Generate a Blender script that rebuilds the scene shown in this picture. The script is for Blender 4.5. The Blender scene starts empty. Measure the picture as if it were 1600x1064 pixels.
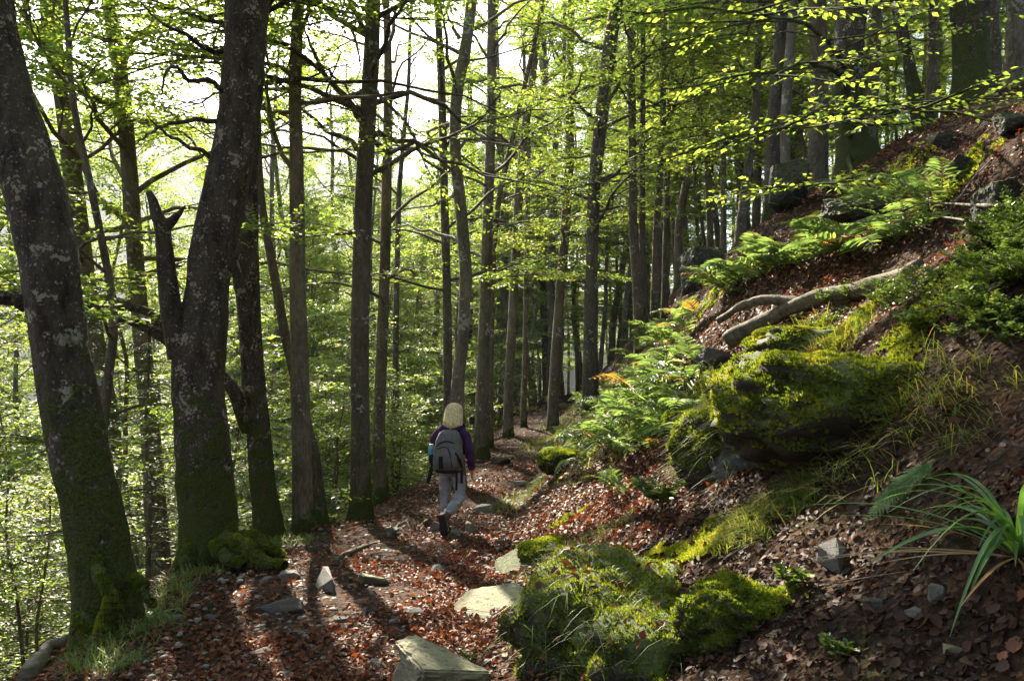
import bpy, bmesh, math, random
import numpy as np
from mathutils import Vector, Matrix, Euler

R = math.radians
rng = np.random.default_rng(11)
random.seed(11)
sc = bpy.context.scene
C = sc.collection

# ------------------------------------------------------------------ camera, sky, sun, exposure
CAMZ = 1.6
FPX = 1244.4          # focal length in photograph pixels (28 mm on a 36 mm sensor, 1600 px wide)
cam_d = bpy.data.cameras.new('camera')
cam_d.lens = 28; cam_d.sensor_width = 36; cam_d.clip_start = 0.05; cam_d.clip_end = 6000
cam = bpy.data.objects.new('camera', cam_d); C.objects.link(cam)
cam.location = (0, 0, CAMZ); cam.rotation_euler = (R(90), 0, 0)
sc.camera = cam

SUN_AZ, SUN_EL = R(-21), R(34)
world = bpy.data.worlds.new('World'); sc.world = world; world.use_nodes = True
wn = world.node_tree.nodes; wl = world.node_tree.links
sky = wn.new('ShaderNodeTexSky'); sky.sky_type = 'NISHITA'; sky.sun_disc = False
sky.sun_elevation = SUN_EL; sky.sun_rotation = SUN_AZ
sky.dust_density = 2.0; sky.air_density = 1.0; sky.ozone_density = 1.0; sky.altitude = 700
wn['Background'].inputs[1].default_value = 0.08
wl.new(sky.outputs[0], wn['Background'].inputs[0])

sun_d = bpy.data.lights.new('sun', 'SUN'); sun_d.energy = 5.0; sun_d.angle = R(0.53); sun_d.color = (1.0, 0.90, 0.73)
sun = bpy.data.objects.new('sun', sun_d); C.objects.link(sun)
S = Vector((math.sin(SUN_AZ)*math.cos(SUN_EL), math.cos(SUN_AZ)*math.cos(SUN_EL), math.sin(SUN_EL)))
sun.rotation_euler = S.to_track_quat('Z', 'Y').to_euler(); sun.location = S*60

sc.view_settings.view_transform = 'Standard'; sc.view_settings.look = 'None'
sc.view_settings.gamma = 1.0; sc.view_settings.use_curve_mapping = False
sc.view_settings.exposure = 2.55
cy = sc.cycles
cy.max_bounces = 5; cy.diffuse_bounces = 3; cy.glossy_bounces = 2; cy.transmission_bounces = 4
cy.transparent_max_bounces = 6; cy.volume_bounces = 0
cy.caustics_reflective = False; cy.caustics_refractive = False
cy.sample_clamp_indirect = 6.0
cy.use_adaptive_sampling = True; cy.adaptive_threshold = .02
cy.use_denoising = True; cy.denoiser = 'OPENIMAGEDENOISE'

# ------------------------------------------------------------------ helpers
def mesh_np(name, V, F, smooth=True):
    """F: list of int arrays (n,3) or (n,4)"""
    me = bpy.data.meshes.new(name)
    V = np.asarray(V, np.float32).reshape(-1, 3)
    F = [np.asarray(f, np.int32) for f in F if len(f)]
    nl = sum(f.size for f in F); nf = sum(len(f) for f in F)
    me.vertices.add(len(V)); me.vertices.foreach_set('co', V.ravel())
    me.loops.add(nl); me.loops.foreach_set('vertex_index', np.concatenate([f.ravel() for f in F]))
    tot = np.concatenate([np.full(len(f), f.shape[1], np.int32) for f in F])
    st = np.concatenate([[0], np.cumsum(tot)[:-1]]).astype(np.int32)
    me.polygons.add(nf); me.polygons.foreach_set('loop_start', st); me.polygons.foreach_set('loop_total', tot)
    if smooth: me.polygons.foreach_set('use_smooth', np.ones(nf, bool))
    me.update(calc_edges=True); me.validate()
    return me

def obj(name, me, mat=None, parent=None, loc=(0, 0, 0), rot=(0, 0, 0), scale=(1, 1, 1)):
    o = bpy.data.objects.new(name, me); C.objects.link(o)
    o.location = loc; o.rotation_euler = rot; o.scale = scale
    if parent is not None: o.parent = parent
    if mat is not None and me is not None and len(me.materials) == 0: me.materials.append(mat)
    return o

def tag(o, label=None, cat=None, group=None, kind=None):
    if label: o['label'] = label
    if cat: o['category'] = cat
    if group: o['group'] = group
    if kind: o['kind'] = kind
    return o

def thing(name, label, cat, loc=(0, 0, 0), rz=0, group=None):
    o = bpy.data.objects.new(name, None); C.objects.link(o); o.empty_display_size = 0.2
    o.location = loc; o.rotation_euler = (0, 0, rz)
    return tag(o, label, cat, group)

def copy_tree(root, loc, rz=0, sc_=1.0, label=None):
    r = root.copy(); C.objects.link(r); r.location = loc; r.rotation_euler = (0, 0, rz)
    r.scale = (sc_,)*3 if np.isscalar(sc_) else sc_
    if label: r['label'] = label
    for ch in root.children:
        c = ch.copy(); C.objects.link(c); c.parent = r
        for g in ch.children:
            d = g.copy(); C.objects.link(d); d.parent = c
    return r

class MB:
    """collects vertices and faces into one mesh"""
    def __init__(s): s.V = []; s.F = []; s.n = 0
    def add(s, V, *F):
        V = np.asarray(V, float).reshape(-1, 3)
        s.V.append(V)
        for f in F:
            if len(f): s.F.append(np.asarray(f)+s.n)
        s.n += len(V)
    def mesh(s, name, smooth=True): return mesh_np(name, np.concatenate(s.V), s.F, smooth)

def norm(a): return a/np.maximum(np.linalg.norm(a, axis=-1, keepdims=True), 1e-9)

def batch_tubes(P, Rr, ns, cap=False):
    """P (N,K,3), Rr (N,K) -> verts, quads (tubes side by side)"""
    P = np.asarray(P, float); Rr = np.asarray(Rr, float)
    N, K, _ = P.shape
    T = norm(np.gradient(P, axis=1))
    mt = norm(T.mean(axis=1))
    ref = np.where(np.abs(mt[:, 2:3]) > .75, np.array([[1., 0, 0]]), np.array([[0, 0, 1.]]))
    A = norm(np.cross(T, ref[:, None, :])); B = np.cross(T, A)
    a = np.arange(ns)/ns*2*np.pi
    V = P[:, :, None]+Rr[:, :, None, None]*(np.cos(a)[:, None]*A[:, :, None]+np.sin(a)[:, None]*B[:, :, None])
    idx = np.arange(N*K*ns).reshape(N, K, ns); nx = np.roll(idx, -1, axis=2)
    Q = np.stack([idx[:, :-1], nx[:, :-1], nx[:, 1:], idx[:, 1:]], -1).reshape(-1, 4)
    return V.reshape(-1, 3), Q

# value noise (vectorised)
def _h(i, j, k=0):
    n = (i*374761393+j*668265263+k*2147483647 ^ 0x5bd1e995) & 0x7fffffff
    n = ((n ^ (n >> 13))*1274126177) & 0x7fffffff
    return ((n ^ (n >> 16)) & 0xffff)/65535.0*2-1
def vnoise(x, y, z=0.0):
    x, y, z = np.broadcast_arrays(np.asarray(x, float), np.asarray(y, float), np.asarray(z, float))
    xi = np.floor(x).astype(np.int64); yi = np.floor(y).astype(np.int64); zi = np.floor(z).astype(np.int64)
    fx = x-xi; fy = y-yi; fz = z-zi
    fx, fy, fz = [f*f*(3-2*f) for f in (fx, fy, fz)]
    r = 0
    for a in (0, 1):
        for b in (0, 1):
            for c in (0, 1):
                w = (fx if a else 1-fx)*(fy if b else 1-fy)*(fz if c else 1-fz)
                r = r+w*_h(xi+a, yi+b, zi+c)
    return r
def fbm(x, y, z=0.0, o=4, g=.5):
    r = 0; a = 1; s = 0
    for i in range(o):
        f = 2.03**i
        r = r+a*vnoise(np.asarray(x)*f+17*i, np.asarray(y)*f-9*i, np.asarray(z)*f+5*i); s += a; a *= g
    return r/s
def sstep(a, b, x):
    t = np.clip((x-a)/(b-a), 0, 1); return t*t*(3-2*t)

# ------------------------------------------------------------------ terrain
PY = [-60, -8, 0, 2, 3.7, 5.9, 8, 9.7, 13.4, 18.5, 26, 34, 60, 120, 400]
PCX = [-8, -1.0, -.65, -.7, -.80, -.85, -.80, -.62, -.10, .42, 1.1, 2.2, 8, 20, 60]
PCZ = [4, .9, .22, .12, 0, -.28, -.56, -.76, -.86, -.92, -.92, -1.0, -1.5, -2, -4]
HY = [-60, 0, 2, 3.7, 5, 7, 8.5, 9.9, 10.7, 13, 17, 21, 400]
HL = [1.0, 1.0, 1.05, 1.15, 1.35, 1.95, 2.05, 1.9, 1.5, 1.45, .95, .8, .8]
HRY = [-60, 3, 6, 9.7, 12, 400]
HR = [.75, .75, .60, .50, .45, .45]
RA_D = [0, .4, 1.4, 2.3, 4.1, 5.2, 7, 12, 40, 120, 1700]
RA_Z = [0, .12, .72, 1.40, 3.05, 4.1, 5.3, 7.9, 19, 45, 180]
RB_D = [0, .2, 3.5, 5.5, 7, 12, 40, 120, 1700]
RB_Z = [0, .2, 3.9, 5.2, 5.9, 8.2, 19, 45, 180]
LD = [0, .3, 1, 3, 10, 40, 90, 170, 1700]
LZ = [0, -.06, -.55, -2.1, -7.5, -27, -52, -72, -80]

def pathc(y): return np.interp(y, PY, PCX)
def h(x, y, fine=True):
    x = np.asarray(x, float); y = np.asarray(y, float)
    cx = sum(np.interp(y+d, PY, PCX) for d in (-1, 0, 1))/3
    pz = sum(np.interp(y+d, PY, PCZ) for d in (-1.2, 0, 1.2))/3
    dr = x-(cx+np.interp(y, HRY, HR)); dl = (cx-np.interp(y, HY, HL))-x
    w = sstep(6, 11.5, y)
    rr = (1-w)*np.interp(dr, RA_D, RA_Z)+w*np.interp(dr, RB_D, RB_Z)
    z = pz+np.where(dr > 0, rr, 0)+np.where(dl > 0, np.interp(dl, LD, LZ), 0)
    off = np.minimum(np.maximum(np.maximum(dr, dl), 0), 3)
    z = z+fbm(x*.9, y*.9, 0, 3)*(.05+.09*off)
    z = z+.10*off*vnoise(x*.33+7, y*.33)
    if fine: z = z+fbm(x*4, y*4, 3, 3)*(.030+.012*off)
    Rr = np.hypot(x, y); az = np.arctan2(x, np.maximum(y, 1e-6))
    far = sstep(260, 1250, Rr)*sstep(R(16), R(-4), az)
    z = z*(1-sstep(200, 420, Rr)*sstep(R(16), R(-4), az))+far*(np.interp(az, [-.8, -.45, -.15, .05], [300, 285, 235, 120])+40*fbm(az*6, Rr*.002, 0, 3))-75*sstep(200, 420, Rr)*sstep(R(16), R(-4), az)*(1-far)
    return z

def px2w(px, py, Y): return np.array([(px-800)/FPX*Y, Y, CAMZ-(py-532)/FPX*Y])
def G(px, py, ymin=1.2, ymax=60):
    """the point of the ground seen at a place of the photograph"""
    Y = np.concatenate([np.arange(ymin, 12, .01), np.arange(12, ymax, .05)])
    d = CAMZ-(py-532)/FPX*Y-h((px-800)/FPX*Y, Y, False)
    i = np.argmax(d < 0) if (d < 0).any() else len(Y)-1
    y = Y[i]; x = (px-800)/FPX*y
    return np.array([x, y, float(h(x, y))])
def gnormal(x, y):
    e = .06
    return norm(np.stack([-(h(x+e, y)-h(x-e, y))/(2*e), -(h(x, y+e)-h(x, y-e))/(2*e), np.ones_like(np.asarray(x, float))], -1))

# places where the canopy is open towards the sun: (photograph x, y, radius of the gap in metres)
LIT = [(375, 940, .15), (372, 1020, .18), (480, 870, .3), (520, 860, .3), (600, 905, .28), (640, 930, .35), (700, 905, .3), (740, 935, .35), (700, 1030, .4), (640, 1050, .25), (720, 800, .4), (690, 780, .3),
       (660, 865, .3), (720, 865, .3), (780, 760, .3), (820, 700, .4), (840, 670, .4), (960, 780, .4), (1010, 770, .4), (1060, 790, .3), (930, 730, .35), (1000, 690, .35), (1080, 700, .3), (880, 820, .3), (850, 850, .25),
       (1000, 640, .4), (950, 600, .4), (1050, 600, .4), (1050, 540, .4), (1100, 500, .4), (1150, 470, .3), (1200, 440, .4), (930, 860, .2), (1000, 840, .25), (860, 930, .2), (1150, 880, .2), (1160, 910, .2), (1240, 900, .14),
       (1200, 815, .2), (1290, 840, .12), (1080, 1040, .12), (1310, 1010, .1), (660, 960, .3), (560, 985, .25), (620, 1020, .25), (500, 950, .25), (1150, 560, .3), (1180, 540, .3), (1250, 520, .3), (1300, 500, .3), (1350, 470, .4), (1420, 450, .4), (1450, 420, .4), (1520, 370, .4),
       (1580, 350, .3), (1560, 280, .3), (1590, 200, .3), (1510, 250, .2), (1330, 390, .3), (590, 845, .3), (430, 1040, .2)]
LP = np.vstack([[G(a, b) for a, b, _ in LIT], [(.78, 3.9, .5), (.93, 3.28, .62), (.5, 4.0, .4), (1.05, 4.1, .45), (.35, 3.8, .25), (1.6, 5.3, 1.5), (2.2, 5.5, 1.6), (-8, 13, -2), (-9.5, 15.5, -2), (-6.8, 11, -2), (-11, 19, -3), (-6, 14, -1.5), (-.65, 9.6, .6), (-.7, 9.6, .1)]]); LR = np.array([c*1.15 for *_, c in LIT]+[.3, .25, .25, .25, .2, .3, .3, .7, .7, .6, .8, .6, .4, .35]); SV = np.array(S)
def in_gap(p, k=1.0, extra=0.0):
    p = np.asarray(p, float); shp = p.shape[:-1]; p = p.reshape(-1, 3); out = np.zeros(len(p), bool)
    for q, r in zip(LP, LR):
        v = p-q; t = v@SV; d2 = (v*v).sum(1)-t*t; out |= (d2 < (r*k+extra)**2) & (t > 1.2)
    return out.reshape(shp)
def blocks(x, y, z0, z1, rad):
    D = (LP[:, 0]-x)*-SV[0]+(LP[:, 1]-y)*-SV[1]; D = ((x-LP[:, 0])*SV[0]+(y-LP[:, 1])*SV[1])/np.hypot(SV[0], SV[1])
    per = np.abs((x-LP[:, 0])*SV[1]-(y-LP[:, 1])*SV[0])/np.hypot(SV[0], SV[1]); zr = LP[:, 2]+D*SV[2]/np.hypot(SV[0], SV[1])
    return ((D > 0) & (per < rad) & (zr > z0) & (zr < z1)).sum()

# ------------------------------------------------------------------ materials
def mat(name):
    m = bpy.data.materials.new(name); m.use_nodes = True
    nt = m.node_tree; return m, nt.nodes, nt.links, nt.nodes['Principled BSDF'], nt.nodes['Material Output']
def ramp(n, stops, interp='LINEAR'):
    r = n.new('ShaderNodeValToRGB'); cr = r.color_ramp; cr.interpolation = interp
    while len(cr.elements) > 1: cr.elements.remove(cr.elements[-1])
    cr.elements[0].position = stops[0][0]; cr.elements[0].color = (*stops[0][1], 1)
    for p, c in stops[1:]:
        e = cr.elements.new(p); e.color = (*c, 1)
    return r
def g3(v): return (v, v, v)
def noise(n, l, scale, detail=4, rough=.55, coord=None, dist=0.0):
    t = n.new('ShaderNodeTexNoise'); t.inputs['Scale'].default_value = scale
    t.inputs['Detail'].default_value = detail; t.inputs['Roughness'].default_value = rough; t.inputs['Distortion'].default_value = dist
    if coord is not None: l.new(coord, t.inputs['Vector'])
    return t
def mix(n, l, fac, a, b):
    m = n.new('ShaderNodeMix'); m.data_type = 'RGBA'
    for v, s in ((fac, m.inputs[0]), (a, m.inputs[6]), (b, m.inputs[7])):
        if hasattr(v, 'is_linked'): l.new(v, s)
        elif np.isscalar(v): s.default_value = v
        else: s.default_value = (*v, 1)
    return m.outputs[2]
def math_(n, l, op, a, b=None, clamp=False):
    m = n.new('ShaderNodeMath'); m.operation = op; m.use_clamp = clamp
    for i, v in enumerate((a, b)):
        if v is None: continue
        if hasattr(v, 'is_linked'): l.new(v, m.inputs[i])
        else: m.inputs[i].default_value = v
    return m.outputs[0]
def bump(n, l, height, strength, dist, b):
    bp = n.new('ShaderNodeBump'); bp.inputs['Strength'].default_value = strength; bp.inputs['Distance'].default_value = dist
    l.new(height, bp.inputs['Height']); l.new(bp.outputs[0], b.inputs['Normal']); return bp

def leaf_mat(name, stops, trans=.55, tint=(1.15, 1.1, .45), rough=.45, spec=.35, patchy=0):
    m, n, l, b, out = mat(name)
    g = n.new('ShaderNodeNewGeometry')
    oi = n.new('ShaderNodeObjectInfo')
    f = math_(n, l, 'ADD', math_(n, l, 'MULTIPLY', g.outputs['Random Per Island'], .75), math_(n, l, 'MULTIPLY', oi.outputs['Random'], .25))
    r = ramp(n, stops)
    if patchy:
        pn = noise(n, l, patchy, 4, .6, n.new('ShaderNodeTexCoord').outputs['Object'])
        f = math_(n, l, 'ADD', math_(n, l, 'MULTIPLY', f, .45), math_(n, l, 'SUBTRACT', math_(n, l, 'MULTIPLY', pn.outputs[0], 1.7), .55), True)
    l.new(f, r.inputs[0])
    l.new(r.outputs[0], b.inputs['Base Color']); b.inputs['Roughness'].default_value = rough; b.inputs['Specular IOR Level'].default_value = spec
    t = n.new('ShaderNodeBsdfTranslucent')
    mm = n.new('ShaderNodeMix'); mm.data_type = 'RGBA'; mm.blend_type = 'MULTIPLY'; mm.inputs[0].default_value = 1; mm.clamp_result = False
    l.new(r.outputs[0], mm.inputs[6]); mm.inputs[7].default_value = (tint[0]*1.9, tint[1]*1.9, tint[2]*1.9, 1)
    l.new(mm.outputs[2], t.inputs[0])
    ms = n.new('ShaderNodeMixShader'); ms.inputs[0].default_value = trans
    l.new(b.outputs[0], ms.inputs[1]); l.new(t.outputs[0], ms.inputs[2]); l.new(ms.outputs[0], out.inputs[0])
    return m

M = {}
M['beech'] = leaf_mat('beech_leaf', [(0, (.070, .112, .030)), (.45, (.118, .165, .042)), (.8, (.175, .21, .052)), (.94, (.24, .23, .06)), (1, (.27, .17, .05))], trans=.62, tint=(1.18, 1.20, .52))
M['fern'] = leaf_mat('fern_leaf', [(0, (.055, .105, .038)), (.5, (.100, .160, .058)), (.9, (.16, .205, .08)), (1, (.22, .18, .07))], trans=.5, tint=(1.2, 1.1, .55))
M['fern_dry'] = leaf_mat('fern_dry', [(0, (.16, .09, .03)), (1, (.25, .15, .05))], trans=.4)
M['bilberry'] = leaf_mat('bilberry_leaf', [(0, (.045, .085, .025)), (.6, (.085, .13, .035)), (.93, (.15, .18, .05)), (1, (.22, .12, .04))], trans=.45, rough=.35)
M['fir'] = leaf_mat('fir_needle', [(0, (.03, .07, .025)), (1, (.055, .11, .04))], trans=.25)
M['moss'] = leaf_mat('moss_shoot', [(0, (.045, .034, .012)), (.2, (.038, .055, .010)), (.5, (.10, .135, .018)), (.8, (.20, .21, .03)), (1, (.27, .21, .045))], trans=.5, rough=.7, spec=.1, patchy=5)
M['grass'] = leaf_mat('grass_blade', [(0, (.05, .10, .02)), (.5, (.10, .15, .03)), (.8, (.19, .19, .05)), (1, (.30, .22, .08))], trans=.45)
M['sedge'] = leaf_mat('sedge_blade', [(0, (.05, .125, .035)), (1, (.10, .20, .055))], trans=.4, rough=.3, spec=.5)
M['straw'] = leaf_mat('straw', [(0, (.14, .08, .035)), (1, (.34, .23, .11))], trans=.3)
M['litter'] = leaf_mat('dead_leaf', [(0, (.035, .016, .010)), (.35, (.085, .034, .018)), (.6, (.145, .056, .027)), (.85, (.20, .092, .042)), (1, (.26, .155, .085))], trans=.18, tint=(1.2, .7, .4), rough=.55, spec=.16)

M['litter_shade'] = leaf_mat('dead_leaf_shade', [(0, (.016, .010, .007)), (.4, (.034, .017, .011)), (.75, (.060, .029, .016)), (.93, (.085, .042, .022)), (1, (.12, .07, .038))], trans=.1, tint=(1.2, .7, .4), rough=.6, spec=.14)  # darker copy of litter: the shade of the near bank put into the colour

def bark_mat(name, base, lich=.5, moss=.5, mosh=1.6, sc_=1.0, lichen_col=(.34, .35, .31), flecks=.35, dark=.45):
    m, n, l, b, out = mat(name)
    tc = n.new('ShaderNodeTexCoord'); co = tc.outputs['Object']
    mp = n.new('ShaderNodeMapping'); mp.inputs['Scale'].default_value = (1, 1, .35); l.new(co, mp.inputs[0])
    n1 = noise(n, l, 5*sc_, 8, .65, mp.outputs[0]); n2 = noise(n, l, 38*sc_, 4, .6, mp.outputs[0])
    r1 = ramp(n, [(.3, tuple(c*dark for c in base)), (.52, base), (.75, tuple(c*1.55 for c in base))]); l.new(n1.outputs[0], r1.inputs[0])
    fl = ramp(n, [(.35, g3(.72)), (.6, g3(1.15))]); l.new(n2.outputs[0], fl.inputs[0])
    mm = n.new('ShaderNodeMix'); mm.data_type = 'RGBA'; mm.blend_type = 'MULTIPLY'; mm.inputs[0].default_value = 1
    l.new(r1.outputs[0], mm.inputs[6]); l.new(fl.outputs[0], mm.inputs[7]); col = mm.outputs[2]
    # lichen blotches
    n3 = noise(n, l, 3.2*sc_, 3, .5, co); n4 = noise(n, l, 17*sc_, 5, .6, co)
    s = math_(n, l, 'ADD', math_(n, l, 'MULTIPLY', n3.outputs[0], .55), math_(n, l, 'MULTIPLY', n4.outputs[0], .55))
    t = .685-.10*lich
    lr = ramp(n, [(t, g3(0)), (t+.03, g3(1))]); l.new(s, lr.inputs[0])
    col = mix(n, l, math_(n, l, 'MULTIPLY', lr.outputs[0], .85), col, lichen_col)
    nf_ = noise(n, l, 34*sc_**.5, 3, .55, co); fr = ramp(n, [(.63, g3(0)), (.67, g3(1))]); l.new(nf_.outputs[0], fr.inputs[0])
    col = mix(n, l, math_(n, l, 'MULTIPLY', fr.outputs[0], flecks), col, tuple(c*.8 for c in lichen_col))
    # moss, more of it on the foot of the stem
    sp = n.new('ShaderNodeSeparateXYZ'); l.new(co, sp.inputs[0])
    n5 = noise(n, l, 2.2*sc_, 6, .62, co)
    low = math_(n, l, 'MULTIPLY', math_(n, l, 'SUBTRACT', 1.0, math_(n, l, 'DIVIDE', sp.outputs[2], mosh), True), .38)
    s2 = math_(n, l, 'ADD', n5.outputs[0], low)
    t2 = .80-.22*moss
    mr = ramp(n, [(t2, g3(0)), (t2+.09, g3(1))]); l.new(s2, mr.inputs[0])
    n6 = noise(n, l, 60, 3, .6, co)
    mc = ramp(n, [(.3, (.022, .032, .006)), (.7, (.085, .10, .018))]); l.new(n6.outputs[0], mc.inputs[0])
    col = mix(n, l, mr.outputs[0], col, mc.outputs[0])
    l.new(col, b.inputs['Base Color']); b.inputs['Roughness'].default_value = .85; b.inputs['Specular IOR Level'].default_value = .2
    hh = math_(n, l, 'ADD', math_(n, l, 'MULTIPLY', n1.outputs[0], .6), math_(n, l, 'ADD', math_(n, l, 'MULTIPLY', n2.outputs[0], .5), math_(n, l, 'MULTIPLY', math_(n, l, 'MULTIPLY', n6.outputs[0], mr.outputs[0]), .8)))
    bump(n, l, hh, 1.0, .035, b)
    return m
M['bark_near'] = bark_mat('bark_mossy', (.062, .050, .034), .62, .72, 2.2, 2.0, (.30, .275, .20), .8, .18)
M['bark'] = bark_mat('bark_grey', (.125, .104, .068), .45, .35, 1.4)
M['bark_pale'] = bark_mat('bark_pale', (.155, .138, .10), .7, .2, 1.0)
M['bark_brown'] = bark_mat('bark_brown', (.15, .122, .082), .25, .3, 1.0)
M['bark_dark'] = bark_mat('bark_dark', (.095, .082, .058), .35, .5, 1.6)
M['root'] = bark_mat('root_mossy', (.07, .06, .045), .1, 1.7, .8)

def rock_mat(name, c0, c1, moss=.4, lich=.4, sc_=1.0, up=True):
    m, n, l, b, out = mat(name)
    tc = n.new('ShaderNodeTexCoord'); co = tc.outputs['Object']; g = n.new('ShaderNodeNewGeometry')
    oi = n.new('ShaderNodeObjectInfo')
    va = n.new('ShaderNodeVectorMath'); va.operation = 'ADD'; l.new(co, va.inputs[0])
    cb = n.new('ShaderNodeCombineXYZ'); l.new(math_(n, l, 'MULTIPLY', oi.outputs['Random'], 37.0), cb.inputs[0]); l.new(cb.outputs[0], va.inputs[1]); co = va.outputs[0]
    n1 = noise(n, l, 4*sc_, 8, .65, co, .4); n2 = noise(n, l, 40*sc_, 4, .65, co)
    r1 = ramp(n, [(.3, c0), (.7, c1)]); l.new(n1.outputs[0], r1.inputs[0]); col = r1.outputs[0]
    fl = ramp(n, [(.3, g3(.65)), (.7, g3(1.2))]); l.new(n2.outputs[0], fl.inputs[0])
    mm = n.new('ShaderNodeMix'); mm.data_type = 'RGBA'; mm.blend_type = 'MULTIPLY'; mm.inputs[0].default_value = 1
    l.new(col, mm.inputs[6]); l.new(fl.outputs[0], mm.inputs[7]); col = mm.outputs[2]
    n3 = noise(n, l, 7*sc_, 5, .6, co)
    t = .70-.12*lich
    lr = ramp(n, [(t, g3(0)), (t+.03, g3(1))]); l.new(n3.outputs[0], lr.inputs[0])
    col = mix(n, l, math_(n, l, 'MULTIPLY', lr.outputs[0], .7), col, (.33, .37, .33))
    sp = n.new('ShaderNodeSeparateXYZ'); l.new(g.outputs['Normal'], sp.inputs[0])
    n5 = noise(n, l, 3.0*sc_, 6, .62, co)
    s2 = math_(n, l, 'ADD', n5.outputs[0], math_(n, l, 'MULTIPLY', sp.outputs[2], .30))
    t2 = .98-.35*moss
    mr = ramp(n, [(t2, g3(0)), (t2+.08, g3(1))]); l.new(s2, mr.inputs[0])
    n6 = noise(n, l, 70, 3, .6, co)
    mc = ramp(n, [(.3, (.025, .036, .007)), (.7, (.095, .115, .02))]); l.new(n6.outputs[0], mc.inputs[0])
    col = mix(n, l, mr.outputs[0], col, mc.outputs[0])
    l.new(col, b.inputs['Base Color']); b.inputs['Roughness'].default_value = .75; b.inputs['Specular IOR Level'].default_value = .3
    bump(n, l, math_(n, l, 'ADD', n1.outputs[0], math_(n, l, 'MULTIPLY', n2.outputs[0], .4)), .7, .03, b)
    return m
M['rock'] = rock_mat('rock_grey', (.11, .10, .085), (.25, .235, .20), .15, .45, 1.6)
M['rock_dark'] = rock_mat('rock_dark', (.045, .04, .035), (.12, .105, .09), .25, .3, 1.6)
M['rock_mossy'] = rock_mat('rock_mossy', (.028, .026, .025), (.085, .08, .072), 1.22, .5, 1.6)
M['rock_yellow'] = rock_mat('rock_yellow', (.19, .175, .10), (.36, .33, .20), .30, .35, 2.2)
M['moss_bed'] = rock_mat('moss_bed', (.020, .015, .010), (.045, .034, .020), 1.25, .0, 1.6)

# ground and path
def ground_mat(name, cols, leafscale, bstr):
    m, n, l, b, out = mat(name)
    tc = n.new('ShaderNodeTexCoord'); co = tc.outputs['Object']
    vo = n.new('ShaderNodeTexVoronoi'); vo.inputs['Scale'].default_value = leafscale; l.new(co, vo.inputs[0])
    sp = n.new('ShaderNodeSeparateColor'); l.new(vo.outputs['Color'], sp.inputs[0])
    r = ramp(n, cols); l.new(sp.outputs[0], r.inputs[0])
    n1 = noise(n, l, 1.3, 6, .6, co); n2 = noise(n, l, 30, 5, .65, co)
    so = ramp(n, [(.3, (.014, .010, .008)), (.7, (.038, .028, .020))]); l.new(n2.outputs[0], so.inputs[0])
    f = ramp(n, [(.38, g3(.9)), (.62, g3(.35))]); l.new(n1.outputs[0], f.inputs[0])
    col = mix(n, l, f.outputs[0], so.outputs[0], r.outputs[0])
    # mossy, grassy patches
    n3 = noise(n, l, .55, 5, .6, co); gr = ramp(n, [(.57, g3(0)), (.66, g3(.75))]); l.new(n3.outputs[0], gr.inputs[0])
    col = mix(n, l, gr.outputs[0], col, (.050, .062, .014)) if name == 'ground' else col
    l.new(col, b.inputs['Base Color']); b.inputs['Roughness'].default_value = .95; b.inputs['Specular IOR Level'].default_value = .08
    hh = math_(n, l, 'ADD', math_(n, l, 'MULTIPLY', vo.outputs['Distance'], .8), n2.outputs[0])
    bump(n, l, hh, bstr, .03, b)
    return m
M['ground'] = ground_mat('ground', [(0, (.018, .012, .008)), (.5, (.042, .022, .012)), (.85, (.075, .038, .019)), (1, (.11, .065, .035))], 30, 1.0)
M['path'] = ground_mat('path_dirt', [(0, (.030, .018, .013)), (.5, (.060, .032, .021)), (1, (.11, .068, .045))], 30, .8)

# ------------------------------------------------------------------ ground sheet
def build_ground():
    n = 370; bb = 7.6; a = 1.38
    u = np.linspace(-1, 1, n); g = a*np.sinh(bb*u)
    X, Y = np.meshgrid(g, g+5.5)
    X = X+.6
    Z = h(X, Y)
    # the path sheet covers this strip: keep the soil a hair lower there
    V = np.stack([X, Y, Z], -1).reshape(-1, 3)
    i = np.arange(n*n).reshape(n, n)
    Q = np.stack([i[:-1, :-1], i[:-1, 1:], i[1:, 1:], i[1:, :-1]], -1).reshape(-1, 4)
    tag(obj('ground', mesh_np('ground', V, [Q]), M['ground']), kind='structure')
    # trodden path
    ys = np.concatenate([np.arange(-4, 14, .08), np.arange(14, 60, .25)]); m = 26
    t = np.linspace(0, 1, m)
    L = pathc(ys)-np.interp(ys, HY, HL)*.72; Rr = pathc(ys)+np.interp(ys, HRY, HR)*.85
    jl = fbm(ys*1.1, 3.3, 0, 3)*.22; jr = fbm(ys*1.3, 9.3, 0, 3)*.15
    X = (L+jl)[:, None]*(1-t)+(Rr+jr)[:, None]*t; Y = np.repeat(ys[:, None], m, 1)
    Z = h(X, Y)+.022*np.minimum(1, np.minimum(t, 1-t)*9)-.012*((t == 0) | (t == 1))
    V = np.stack([X, Y, Z], -1).reshape(-1, 3); i = np.arange(len(ys)*m).reshape(len(ys), m)
    Q = np.stack([i[:-1, :-1], i[:-1, 1:], i[1:, 1:], i[1:, :-1]], -1).reshape(-1, 4)
    tag(obj('path', mesh_np('path', V, [Q]), M['path']), kind='structure')
build_ground()

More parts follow.
